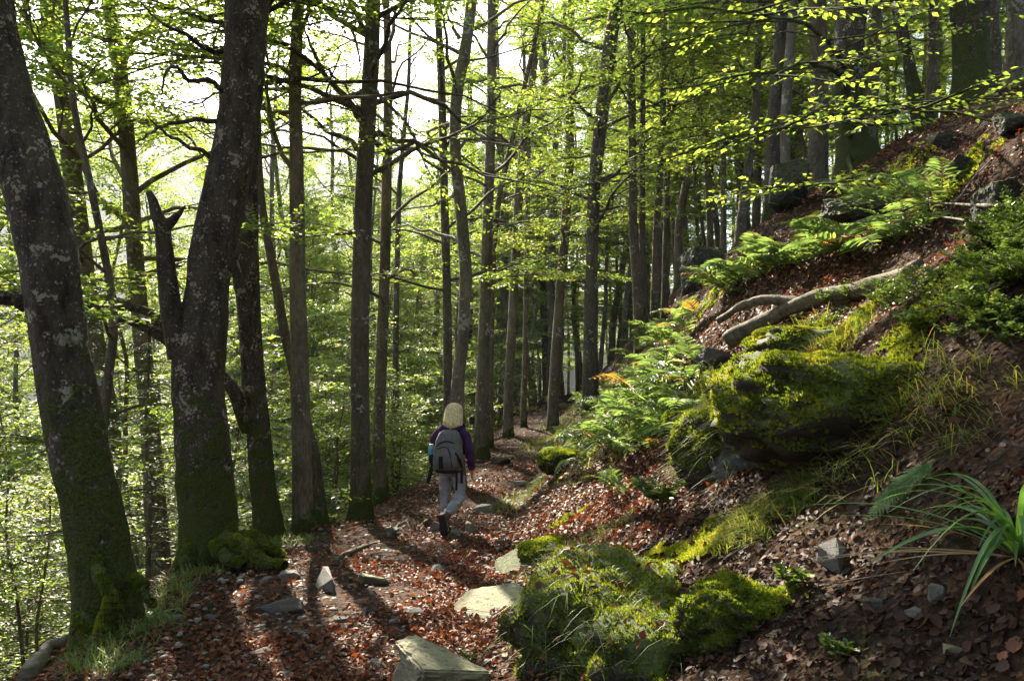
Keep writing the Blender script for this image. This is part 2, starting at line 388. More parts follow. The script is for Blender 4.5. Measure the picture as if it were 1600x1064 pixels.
# ------------------------------------------------------------------ leaves and trees
def leaf_cards(p, d, nrm, L, W, curl=.0, shape=4):
    """p,d,nrm (N,3), L,W (N,) -> verts, tris; folded leaf blades"""
    N = len(p); s = norm(np.cross(nrm, d)); nn = np.cross(d, s)
    L = np.broadcast_to(L, (N,))[:, None]; W = np.broadcast_to(W, (N,))[:, None]; c = np.broadcast_to(curl, (N,))[:, None]*L
    if shape == 4:
        V = np.stack([p, p+.42*L*d+W*s+.18*W*nn, p+L*d-c*nn, p+.42*L*d-W*s+.18*W*nn], 1)
        F = np.array([[0, 2, 1], [0, 3, 2]])
    else:
        V = np.stack([p, p+.25*L*d+.8*W*s+.2*W*nn+c*nn*.3, p+.62*L*d+.85*W*s+.25*W*nn+c*nn*.6, p+L*d, p+.62*L*d-.85*W*s+.25*W*nn+c*nn*.4, p+.25*L*d-.8*W*s+.2*W*nn+c*nn*.2], 1)
        F = np.array([[0, 2, 1], [0, 3, 2], [0, 4, 3], [0, 5, 4]])
    k = V.shape[1]
    return V.reshape(-1, 3), (F[None]+np.arange(N)[:, None, None]*k).reshape(-1, 3)

UP = np.array([0, 0, 1.])
def rot2(d, a):
    c, s = np.cos(a), np.sin(a)
    return np.stack([d[..., 0]*c-d[..., 1]*s, d[..., 0]*s+d[..., 1]*c, d[..., 2]], -1)

def sprays(rg, P1, L1, m2=8, m3=6, m4=9, leafL=.075, drop=.22, l2=.40, s0=.22, flat=.5, shape=4, wr=.31, org=None):
    """P1 (N,K,3) primaries -> (secondary tubes P,R), leaf (V,F)"""
    N, K, _ = P1.shape
    s = (np.linspace(s0, .98, m2)[None]+rg.normal(0, .03, (N, m2))).clip(.05, .995)
    i = np.minimum((s*(K-1)).astype(int), K-2); f = (s*(K-1)-i)[..., None]
    ar = np.arange(N)[:, None]
    base = P1[ar, i]*(1-f)+P1[ar, i+1]*f
    tan = norm(P1[ar, i+1]-P1[ar, i]); tan[..., 2] *= flat; tan = norm(tan)
    sd = np.where(np.arange(m2) % 2 == 0, 1, -1)[None]
    d2 = rot2(tan, sd*R(1)*rg.uniform(32, 62, (N, m2)))
    d2[..., 2] += rg.normal(.06, .12, (N, m2)); d2 = norm(d2)
    l2v = (L1[:, None]*l2*(1-.55*s)+.25)*rg.uniform(.7, 1.2, (N, m2))
    keep = rg.random((N, m2)) > (drop if np.isscalar(drop) else np.asarray(drop)[:, None])
    if org is not None: keep &= ~in_gap(base+d2*l2v[..., None]*.5+org, 1.1, .10)
    base = base[keep]; d2 = d2[keep]; l2v = l2v[keep]; n2 = len(base)
    K2 = 4; t = np.linspace(0, 1, K2)[None, :, None]
    P2 = base[:, None]+d2[:, None]*l2v[:, None, None]*t
    P2 = P2+rg.normal(0, .035, P2.shape)*l2v[:, None, None]*t
    P2[..., 2] -= .10*l2v[:, None]*t[..., 0]**2
    R2 = (.0035+.011*np.minimum(l2v, 1.2))[:, None]*(1-.75*t[..., 0])
    # twigs
    s3 = (np.linspace(.15, 1, m3)[None]+rg.normal(0, .04, (n2, m3))).clip(0, .999)
    i = np.minimum((s3*(K2-1)).astype(int), K2-2); f = (s3*(K2-1)-i)[..., None]; ar = np.arange(n2)[:, None]
    b3 = P2[ar, i]*(1-f)+P2[ar, i+1]*f
    t3 = norm(P2[ar, i+1]-P2[ar, i])
    sd = np.where(np.arange(m3) % 2 == 0, 1, -1)[None]
    d3 = rot2(t3, sd*R(1)*rg.uniform(25, 60, (n2, m3))); d3[..., 2] = d3[..., 2]*.6+rg.normal(0, .08, (n2, m3)); d3 = norm(d3)
    l3 = rg.uniform(.25, .55, (n2, m3))*np.minimum(1.2, .5+l2v[:, None]*.6)
    # leaves
    s4 = (np.arange(m4)+.6)/m4
    p4 = b3[:, :, None]+d3[:, :, None]*(l3[:, :, None]*s4)[..., None]
    sd = np.where(np.arange(m4) % 2 == 0, 1, -1)[None, None]
    a4 = sd*R(1)*rg.uniform(28, 65, (n2, m3, m4))
    d4 = rot2(np.broadcast_to(d3[:, :, None], p4.shape).copy(), a4); d4[..., 2] += rg.normal(-.10, .22, d4.shape[:-1]); d4 = norm(d4)
    p4 = p4+rg.normal(0, .012, p4.shape)
    p4 = p4.reshape(-1, 3); d4 = d4.reshape(-1, 3)
    if org is not None: kk = ~in_gap(p4+org, 1.15, .05); p4, d4 = p4[kk], d4[kk]
    nr = norm(UP+rg.normal(0, .38, p4.shape))
    LL = leafL*rg.uniform(.65, 1.2, len(p4))
    V, F = leaf_cards(p4, d4, nr, LL, LL*wr, rg.uniform(-.1, .2, len(p4)), shape)
    return P2, R2, V, F

def smooth1(a, k):
    if k < 2: return a
    w = np.hanning(k+2)[1:-1]; w /= w.sum(); p = k//2
    return np.convolve(np.pad(a, (p, k-1-p), 'edge'), w, 'valid')

def make_axis(rg, base, pts3, rad, top, dz=.25):
    """pts3: points along the stem (any order), returns axis (M,3) and radius, local to base; top = height of the tree"""
    o = np.argsort(pts3[:, 2]); pts3 = pts3[o]; rad = np.asarray(rad)[o]
    z0, zt = -.25, top
    z = np.arange(z0, zt, dz)
    pz = pts3[:, 2]-base[2]
    x = np.interp(z, pz, pts3[:, 0]-base[0]); y = np.interp(z, pz, pts3[:, 1]-base[1]); r = np.interp(z, pz, rad)
    hi = z > pz[-1]
    if hi.any():
        k = max(1, np.argmax(hi)-1); lo = max(0, k-int(3/dz))
        sx = np.clip((x[k]-x[lo])/max(z[k]-z[lo], .5), -.15, .15)
        e = z[hi]-z[k]
        x[hi] = x[k]+sx*3*(1-np.exp(-e/3))+.25*np.sin(e*.5+rg.uniform(0, 6))*np.minimum(1, e/4)
        y[hi] = y[k]+.25*np.sin(e*.45+rg.uniform(0, 6))*np.minimum(1, e/4)
        r[hi] = r[k]*np.clip((zt+.3-z[hi])/(zt-z[k]+.3), .05, 1)**.8
    k = max(1, int(.9/dz)); x = smooth1(x, k); y = smooth1(y, k); r = smooth1(r, k)
    return np.stack([x, y, z], -1), np.maximum(r, .012)

def trunk_mesh(mb, rg, ax, r, ns, amp=.07, flare=.7, fh=.3, lobes=5, freq=3.0):
    M_ = len(ax); a = np.arange(ns)/ns*2*np.pi; ph = rg.uniform(0, 6.28); sd = rg.uniform(0, 50)
    zz = ax[:, 2:3]
    rr = r[:, None]*(1+amp*fbm(np.cos(a)[None]*1.3+sd, np.sin(a)[None]*1.3+sd, zz*freq*.35, 3)+.35*amp*fbm(np.cos(a)[None]*4+sd, np.sin(a)[None]*4, zz*freq*1.6, 2))
    e = np.exp(-np.maximum(zz, 0)/fh)
    rr = rr*(1+flare*e*(.55+.45*np.cos(lobes*a+ph+1.2*np.sin(2*a+ph))[None]))
    T = norm(np.gradient(ax, axis=0)); A = norm(np.cross(T, np.array([0, 1., 0]))); B = np.cross(T, A)
    V = ax[:, None]+rr[..., None]*(np.cos(a)[:, None]*A[:, None]+np.sin(a)[:, None]*B[:, None])
    i = np.arange(M_*ns).reshape(M_, ns); nx = np.roll(i, -1, 1)
    Q = np.stack([i[:-1], i[1:], nx[1:], nx[:-1]], -1).reshape(-1, 4)
    mb.add(V.reshape(-1, 3), Q)

def crown_on(rg, ax, r, wood, n1, hb, L0, m=(8, 6, 9), leafL=.075, drop=.22, az0=None, up=1.0, wob=.045, gap=(99, 0), org=None, zsplit=None):
    """limbs go into the wood collector, leaves are returned"""
    top = ax[-1, 2]
    u = np.linspace(0, .97, n1)+rg.uniform(-.02, .02, n1)
    if zsplit is not None: fs = np.clip((zsplit-hb)/(top-hb), .1, .9); u = np.interp(u, [0, .68, 1], [0, fs, 1])
    hz = np.sort(hb+(top-hb)*u.clip(0, .99))
    f = (hz-hb)/(top-hb)
    st = np.stack([np.interp(hz, ax[:, 2], ax[:, k]) for k in range(3)], -1); r0 = np.interp(hz, ax[:, 2], r)
    az = np.arange(n1)*2.4+rg.uniform(0, 6.28)+rg.normal(0, .3, n1)
    el = R(1)*(14+44*f*up+rg.normal(0, 8, n1))
    L = L0*(1-.62*f**1.5)*rg.uniform(.6, 1.15, n1)
    K = 8; s = np.linspace(0, 1, K)[None]
    azs = az[:, None]+rg.normal(0, .25, (n1, 1))*s*2
    hd = np.stack([np.cos(azs), np.sin(azs)], -1)
    P = np.empty((n1, K, 3))
    P[..., :2] = st[:, None, :2]+(L*np.cos(el))[:, None, None]*s[..., None]*hd
    P[..., 2] = st[:, None, 2]+(L*np.sin(el))[:, None]*s*1.25-(L*.22)[:, None]*s**2.2
    jit = rg.normal(0, wob, (n1, K+1, 3))*L[:, None, None]*np.array([1, 1, .7]); P[:, 1:] += (jit[:, :-2]+jit[:, 1:-1]+jit[:, 2:])/2.2
    Rr = np.minimum(r0*.36, .010+.011*L)[:, None]*(1-.88*s)+.003
    V, Q = batch_tubes(P, Rr, 5); wood.add(V, Q)
    dv = np.where((hz > gap[0]) & (rg.random(n1) < gap[1]), .97, drop)
    P2, R2, LV, LF = sprays(rg, P, L, *m, leafL=leafL, drop=dv, org=org)
    V, Q = batch_tubes(P2, R2, 3); wood.add(V, Q)
    return LV, LF

def custom_limb(wood, base, pts, r0, r1=.006, ns=6, k=14, wob=.02, rg=rng):
    """a limb through given world points, into the wood collector (local to base)"""
    pts = np.asarray(pts, float)-base
    t = np.linspace(0, 1, len(pts)); tt = np.linspace(0, 1, k)
    P = np.stack([smooth1(np.interp(tt, t, pts[:, j]), 3) for j in range(3)], -1); P[0] = pts[0]; P[-1] = pts[-1]
    jit = rg.normal(0, wob, (k+1, 3)); P[1:] += (jit[:-2]+jit[1:-1]+jit[2:])/1.6
    V, Q = batch_tubes(P[None], (r0*(1-tt)**.8+r1)[None], ns); wood.add(V, Q)
    return P

# (depth, [(px, py, width)], bark, height, first branch height, limb count, limb length, lean in depth, label)
TREES = [
 (4.95, [(-25, 0, 72), (-5, 100, 78), (18, 190, 86), (38, 255, 100), (62, 330, 97), (80, 440, 100), (90, 530, 97), (108, 600, 97), (123, 680, 99), (141, 760, 95), (157, 831, 94), (168, 900, 96), (176, 960, 98), (180, 1010, 100)], 'bark_near', 17, 6.5, 20, 3.0, .0,
  'thick dark mossy beech leaning outward at the edge of the drop'),
 (7.4, [(384, 0, 82), (380, 110, 68), (374, 165, 70), (369, 203, 68), (362, 250, 76), (350, 300, 78), (335, 360, 76), (326, 406, 73), (320, 470, 71), (312, 530, 92), (305, 600, 88), (318, 680, 92), (324, 760, 89), (331, 831, 92), (335, 870, 96)], 'bark_near', 18, 6.5, 20, 3.2, .0,
  'stout curving beech with a broken side stem, pale lichen patch and mossy roots'),
 (9.4, [(400, 60, 26), (392, 203, 30), (388, 305, 33), (384, 406, 36), (392, 580, 36), (400, 680, 36), (420, 850, 42)], 'bark_near', 17, 5.5, 18, 2.8, .0,
  'dark mossy beech with crooked low limbs just behind the stout curving beech'),
 (11.5, [(70, -60, 22), (78, 66, 28), (99, 152, 27), (119, 305, 27), (137, 457, 28), (153, 580, 28), (172, 680, 30)], 'bark', 18, 6.2, 18, 3.2, .02,
  'forking beech rising behind the thick leaning beech'),
 (11, [(160, -60, 17), (167, 0, 19), (185, 101, 22), (195, 203, 23), (205, 355, 25), (218, 507, 26), (229, 605, 27), (241, 731, 30), (251, 891, 34)], 'bark', 18, 5.0, 20, 3.4, .02,
  'straight grey beech standing below the path between the two thick mossy beeches'),
 (9.9, [(466, -40, 17), (466, 0, 18), (458, 152, 20), (463, 279, 22), (466, 457, 24), (469, 540, 26), (474, 836, 32)], 'bark_brown', 17, 5.0, 20, 3.0, .0,
  'smooth brown-barked beech on the path edge, beside a slim dark leaning stem'),
 (10.3, [(405, 330, 12), (425, 430, 14), (444, 540, 15), (470, 640, 16), (494, 730, 17), (505, 836, 22)], 'bark_dark', 13, 4.5, 14, 2.4, .0,
  'slim dark stem leaning across behind the smooth brown beech'),
 (10.7, [(585, -40, 22), (583, 0, 23), (578, 127, 26), (570, 254, 27), (566, 406, 28), (563, 540, 28), (563, 816, 32)], 'bark_dark', 18, 4.6, 22, 3.4, .0,
  'tall straight blackish beech on the valley-side path edge, a little short of the hiker'),
 (13, [(607, 100, 12), (606, 203, 15), (603, 330, 16), (600, 457, 17), (592, 688, 19), (597, 790, 22)], 'bark', 16, 3.2, 20, 2.8, .0,
  'grey beech just behind the tall blackish beech'),
 (18, [(640, 120, 6), (623, 305, 8), (619, 508, 9), (618, 640, 10)], 'bark_dark', 15, 3.6, 16, 2.4, .0,
  'thin dark stem deep in the wood on the valley side of the hiker'),
 (14, [(682, 0, 10), (689, 101, 12), (694, 305, 13), (699, 508, 14), (700, 680, 16)], 'bark_dark', 17, 3.2, 20, 2.6, .0,
  'slender dark beech standing close beside the sinuous pale beech'),
 (13, [(744, -60, 16), (738, 0, 17), (730, 76, 18), (712, 167, 18), (711, 254, 17), (720, 330, 18), (728, 431, 19), (724, 533, 19), (715, 600, 20), (714, 690, 23)], 'bark_pale', 17, 4.0, 18, 2.6, .0,
  'sinuous pale lichened beech right behind the hiker'),
 (17, [(768, -20, 13), (768, 178, 15), (764, 305, 16), (758, 482, 18), (755, 565, 19), (752, 700, 22)], 'bark', 18, 3.6, 20, 2.8, .0,
  'upright beech on the valley-side path edge just beyond the hiker'),
 (19, [(838, 60, 7), (815, 160, 8), (795, 250, 9), (782, 300, 9), (772, 380, 9), (768, 480, 9), (765, 640, 11)], 'bark', 16, 4.2, 18, 2.8, .0,
  'slim bowed beech swinging out behind the upright path-edge beech'),
 (21, [(838, 60, 11), (836, 101, 11), (821, 203, 13), (811, 305, 14), (803, 457, 14), (796, 590, 14), (794, 662, 16)], 'bark_brown', 18, 4.2, 20, 3.0, .0,
  'slanting brown beech on the valley-side path edge, beyond the upright one'),
 (23, [(826, 250, 7), (823, 400, 8), (820, 590, 8), (818, 640, 10)], 'bark', 17, 4, 18, 2.6, .0,
  'thin grey stem on the valley-side path edge before the path disappears'),
 (22, [(893, 0, 11), (890, 127, 13), (890, 254, 15), (880, 406, 15), (872, 508, 15), (864, 634, 17)], 'bark', 18, 4, 22, 3.0, .0,
  'beech standing where the path bends out of sight'),
 (17.5, [(985, -60, 17), (966, 0, 19), (954, 66, 22), (938, 203, 21), (928, 305, 20), (924, 450, 20), (922, 585, 24)], 'bark_dark', 19, 3.8, 22, 3.2, .0,
  'dark beech on the fern bank edge, its top swaying towards the slope'),
 (18, [(985, 60, 10), (987, 178, 12), (989, 355, 14), (995, 440, 15), (1000, 530, 17)], 'bark', 18, 3.8, 20, 2.8, .0,
  'grey beech of a close pair at the top of the fern bank'),
 (19, [(1005, 60, 8), (1003, 250, 9), (1004, 420, 10), (1008, 530, 11)], 'bark_dark', 17, 4.2, 18, 2.6, .0,
  'thinner dark stem of a close pair at the top of the fern bank'),
 (19, [(1040, 0, 9), (1037, 51, 9), (1035, 203, 10), (1027, 355, 11), (1022, 510, 13)], 'bark', 17, 3.8, 20, 2.6, .0,
  'slim straight beech on the fern bank beside the close pair'),
 (21, [(1046, 120, 7), (1042, 305, 8), (1037, 500, 10)], 'bark_dark', 16, 3.8, 18, 2.4, .0,
  'very thin dark stem beside the slim straight beech on the fern bank'),
 (20, [(1075, 60, 8), (1083, 127, 8), (1103, 228, 9), (1111, 386, 11)], 'bark', 17, 4, 18, 2.6, .0,
  'bowed slender beech behind the lichened boulder on the slope'),
 (18, [(1187, -20, 11), (1185, 51, 11), (1180, 203, 12), (1164, 305, 13), (1156, 380, 16)], 'bark_pale', 16, 3.6, 18, 2.6, .0,
  'pale beech with bent foot between the two big slope boulders'),
 (15, [(1228, -30, 22), (1225, 0, 22), (1215, 120, 22), (1210, 203, 22), (1207, 290, 23), (1205, 355, 26)], 'bark_dark', 17, 4.0, 20, 3.0, .0,
  'dark upright beech directly above the flat-faced slope boulder'),
 (14, [(1240, 0, 14), (1232, 100, 15), (1226, 203, 15), (1228, 290, 16), (1240, 350, 20)], 'bark_pale', 16, 4.2, 16, 2.6, .0,
  'pale grey stem beside the dark upright beech above the boulder'),
 (14.5, [(1276, -30, 27), (1278, 100, 27), (1278, 203, 28), (1276, 330, 32)], 'bark', 17, 4.0, 18, 3.0, .0,
  'broad upright beech between two neighbours on the upper slope'),
 (12.5, [(1338, -60, 48), (1332, 0, 47), (1323, 100, 44), (1320, 170, 44), (1328, 228, 48), (1340, 270, 58), (1350, 300, 66)], 'bark_near', 17, 5.0, 18, 3.4, .0,
  'big lichened beech with a spreading mossy foot on the upper slope'),
 (17, [(1370, -30, 18), (1367, 0, 18), (1365, 127, 18), (1355, 244, 22), (1352, 300, 24)], 'bark_brown', 17, 4.2, 18, 2.8, .0,
  'reddish-brown stem right behind the big lichened slope beech'),
 (13.5, [(1396, -40, 16), (1400, 0, 17), (1423, 117, 19), (1443, 203, 21), (1466, 252, 28)], 'bark_near', 15, 4.0, 16, 2.8, .0,
  'slanting dark beech rooted on the leaf-covered upper slope'),
 (14, [(1463, -40, 13), (1461, 0, 14), (1457, 152, 15), (1452, 203, 16), (1466, 252, 18)], 'bark', 16, 4.0, 16, 2.6, .0,
  'upright forked stem growing close beside the slanting dark beech'),
 (10.5, [(1420, 120, 7), (1425, 178, 9), (1436, 230, 11), (1448, 290, 14)], 'bark_near', 8, 3.4, 10, 1.6, .0,
  'thin young mossy stem in front of the slanting dark beech'),
 (12, [(1512, -60, 62), (1512, 0, 60), (1516, 60, 53), (1515, 120, 49), (1513, 190, 52), (1518, 232, 62)], 'bark_near', 17, 5.0, 18, 3.4, .0,
  'massive dark beech with mossy foot high on the slope'),
 (15, [(1550, -30, 13), (1552, 51, 14), (1557, 173, 17)], 'bark', 16, 4.2, 14, 2.6, .0,
  'narrow grey stem between the massive dark beech and the smooth grey one'),
 (13, [(1592, -40, 40), (1590, 40, 38), (1588, 120, 36), (1584, 185, 42)], 'bark_pale', 17, 4.6, 16, 3.0, .0,
  'smooth grey beech above the pale mossy slope rock'),
]
HAND_XY = []
HAND = {}
def build_hand_trees():
    for k, (Y, pts, bark, top, hb, n1, L0, lean, label) in enumerate(TREES):
        rg = np.random.default_rng(100+k)
        P = np.array([px2w(p[0], p[1], Y) for p in pts]); rad = np.array([p[2] for p in pts])*(.44 if Y < 8 else .5)*Y/FPX
        xb = P[-1, 0]; zb = float(h(xb, Y, False)); base = np.array([xb, Y, zb])
        P = np.vstack([P, [xb, Y, zb-.3]]); rad = np.append(rad, rad[-1]*1.05)
        keep = (P[:, 2] > zb-.05) | (np.arange(len(P)) == len(P)-1); P = P[keep]; rad = rad[keep]
        wig = .05*np.sin(P[:, 2]*.8+rg.uniform(0, 6)); P[:, 1] += wig
        near = Y < 8
        ax, r = make_axis(rg, base, P, rad, top, .06 if near else .22)
        wood = MB()
        trunk_mesh(wood, rg, ax, r, 44 if near else (16 if Y < 14 else 11), .19 if near else .12, .45 if near else .5, .22, 5, 4)
        root = thing('beech_tree', label, 'tree', base)
        LV, LF = crown_on(rg, ax, r, wood, n1, hb, L0, (9, 8, 9), leafL=.070, drop=.08, org=base, gap=(CAMZ+.43*Y-zb+.6, .8), zsplit=CAMZ+.43*Y-zb+.6)
        HAND[k] = (root, wood, base, ax, r, rg, LV, LF)
        HAND_XY.append((xb, Y))
build_hand_trees()

# limbs the photograph shows one by one (world points)
def limb_px(k, pts, r0, leaves=0, r1=.006, wob=.012, kpts=14):
    root, wood, base, ax, r, rg, LV, LF = HAND[k]
    W = [px2w(a, b, d) for a, b, d in pts]
    P = custom_limb(wood, base, W, r0, r1, 7, kpts, wob, rg)
    if leaves:
        L = np.linalg.norm(P[-1]-P[0])
        P2, R2, V, F = sprays(rg, P[None], np.array([max(L, .8)]), leaves, 6, 9, .07, .1, .38, .3)
        vv, qq = batch_tubes(P2, R2, 3); wood.add(vv, qq)
        HAND[k] = (root, wood, base, ax, r, rg, np.vstack([LV, V]), np.vstack([LF, F+len(LV)]))
# broken side stem of the stout beech
limb_px(1, [(282, 560, 7.35), (270, 500, 7.3), (264, 450, 7.28), (258, 400, 7.25), (253, 352, 7.2), (243, 325, 7.2), (232, 300, 7.2)], .085, 0, .03, .006, 22)
limb_px(1, [(257, 358, 7.22), (268, 345, 7.2), (278, 336, 7.18), (290, 322, 7.15)], .055, 0, .006, .004, 8)
# bare crooked branches off the stout beech
for q in ([(352, 150, 7.4), (330, 120, 7.2), (300, 130, 7.0), (285, 108, 6.9), (262, 108, 6.8), (248, 130, 6.7), (252, 150, 6.7)],
          [(350, 80, 7.4), (315, 72, 7.2), (290, 55, 7.0), (262, 42, 6.8), (240, 25, 6.7), (215, 0, 6.6)],
          [(340, 190, 7.4), (310, 186, 7.2), (270, 192, 7.0), (235, 205, 6.8), (215, 225, 6.7)],
          [(335, 250, 7.4), (300, 228, 7.3), (260, 210, 7.1), (225, 180, 7.0)]):
    limb_px(1, q, .022, 0, .004, .012, 16)
# low crooked limbs of the mossy beech behind it
limb_px(2, [(392, 540, 9.4), (385, 505, 9.2), (378, 460, 9.1), (370, 425, 9.0), (362, 398, 9.0), (362, 370, 9.0)], .075, 0, .02, .006)
limb_px(2, [(390, 670, 9.4), (372, 620, 9.2), (350, 590, 9.1), (300, 560, 9.0), (250, 525, 9.0), (200, 500, 8.9), (150, 488, 8.9), (128, 482, 8.9)], .085, 0, .012, .008, 22)
limb_px(2, [(250, 525, 9.0), (248, 492, 8.9), (215, 482, 8.9), (170, 482, 8.8), (125, 478, 8.8)], .05, 0, .015, .006, 14)
# limbs crossing behind, left
limb_px(0, [(42, 480, 4.95), (25, 468, 4.9), (8, 460, 4.85), (-30, 455, 4.8)], .035, 0, .012, .004)
limb_px(0, [(40, 465, 4.95), (15, 472, 4.9), (-30, 470, 4.85)], .03, 0, .012, .004)
limb_px(4, [(190, 172, 11), (172, 160, 10.8), (140, 148, 10.5), (110, 132, 10.3), (75, 128, 10.2), (48, 112, 10)], .06, 5, .012, .01, 16)
limb_px(3, [(80, 85, 11.5), (62, 62, 11.4), (45, 40, 11.3), (22, 0, 11.2)], .06, 4, .012, .01)
limb_px(3, [(78, 66, 11.5), (85, 20, 11.5), (90, -60, 11.5)], .085, 0, .03, .01)
limb_px(5, [(462, 270, 9.9), (440, 240, 9.8), (420, 180, 9.7), (412, 120, 9.6), (410, 60, 9.5)], .03, 6, .006, .012)
limb_px(7, [(566, 190, 10.7), (540, 155, 10.5), (510, 120, 10.4), (490, 80, 10.2), (475, 40, 10.0)], .045, 6, .008, .015, 16)
limb_px(7, [(568, 240, 10.7), (530, 215, 10.5), (490, 190, 10.3), (465, 160, 10.2), (415, 115, 10)], .035, 6, .006, .015, 16)
limb_px(7, [(580, 60, 10.7), (562, 35, 10.6), (545, 0, 10.5), (535, -40, 10.4)], .04, 5, .008, .01)
limb_px(7, [(575, 140, 10.7), (600, 150, 10.5), (640, 200, 10.3), (668, 260, 10.2)], .028, 5, .006, .012)
limb_px(11, [(718, 60, 13), (708, 45, 12.9), (700, 30, 12.8), (690, -10, 12.7)], .03, 4, .006, .01)
limb_px(17, [(940, 190, 17.5), (955, 150, 17.3), (985, 95, 17), (1000, 60, 16.8)], .045, 6, .008, .015)
# near sprays of the big lichened slope beech, reaching out over the slope
for q in ([(1322, 140, 12.4), (1310, 120, 11), (1290, 105, 9.5), (1255, 100, 8.2), (1205, 120, 7.2)],
          [(1322, 190, 12.4), (1320, 180, 11), (1300, 180, 9.5), (1260, 190, 8.4), (1210, 205, 7.6)],
          [(1325, 215, 12.4), (1345, 195, 11), (1375, 178, 9.5), (1410, 168, 8.4), (1450, 172, 7.8)],
          [(1322, 110, 12.4), (1300, 80, 11), (1260, 50, 9.5), (1215, 25, 8.2), (1160, 20, 7.2)],
          [(1330, 240, 12.4), (1330, 270, 11.5), (1310, 285, 10.2), (1280, 285, 9.0), (1255, 290, 8.5)]):
    limb_px(27, q, .035, 9, .005, .02, 14)
def finish_hand_trees():
    for k, (root, wood, base, ax, r, rg, LV, LF) in HAND.items():
        obj('trunk', wood.mesh('trunk'), M[TREES[k][2]], root)
        obj('crown', mesh_np('crown', LV, [LF], False), M['beech'], root)
finish_hand_trees()

# ------------------------------------------------------------------ the rest of the wood: copies of a few stems
def make_filler(seed, top, r0, hb, n1, L0, name, label, group, bark, m=(12, 9, 11), leafL=.080, wig=.35, ns=9):
    rg = np.random.default_rng(seed)
    z = np.linspace(0, top*.9, 9)
    P = np.stack([wig*np.cumsum(rg.normal(0, .35, 9)), wig*np.cumsum(rg.normal(0, .35, 9)), z], -1); P[0] = 0; P[1, :2] *= .3
    ax, r = make_axis(rg, np.zeros(3), P, r0*(1-.75*(z/top)), top, .35)
    ax[ax[:, 2] < 0] += [0, 0, -.5]
    wood = MB(); trunk_mesh(wood, rg, ax, r, ns, .10, .5, .25, 4, 3)
    LV, LF = crown_on(rg, ax, r, wood, n1, hb, L0, m, leafL, drop=.1, gap=(11, .2))
    root = thing(name, label, 'tree', (0, 0, 0), 0, group)
    obj('trunk', wood.mesh('trunk'), M[bark], root); obj('crown', mesh_np('crown', LV, [LF], False), M['beech'], root)
    return root
GL = 'slender tall beech trunk among the many standing deep in the wood'
GS = 'thin young pole-like beech growing among taller beeches in the wood'
FILL = [make_filler(300+i, t, r0, hb, n1, L0, 'beech_tree', GL, 'tall beeches deep in the wood', bk)
        for i, (t, r0, hb, n1, L0, bk) in enumerate([(18, .15, 4.0, 26, 3.4, 'bark'), (20, .18, 5.5, 26, 3.8, 'bark_brown'), (17, .13, 3.0, 28, 3.2, 'bark'),
                                                     (19, .16, 4.5, 26, 3.6, 'bark_dark'), (16, .12, 2.6, 28, 3.0, 'bark_pale'), (18, .14, 6.0, 24, 3.4, 'bark_brown')])]
POLE = [make_filler(340+i, t, r0, hb, n1, L0, 'young_beech_tree', GS, 'young pole beeches in the wood', bk, (9, 7, 10), .075, .5, 7)
        for i, (t, r0, hb, n1, L0, bk) in enumerate([(11, .065, 2.0, 22, 2.2, 'bark'), (9, .05, 1.6, 20, 1.9, 'bark_brown'), (12.5, .08, 3.0, 22, 2.4, 'bark_pale')])]
BARKW = {'bark_grey': 'grey-barked', 'bark_brown': 'brown-barked', 'bark_dark': 'dark-barked', 'bark_pale': 'pale-barked'}
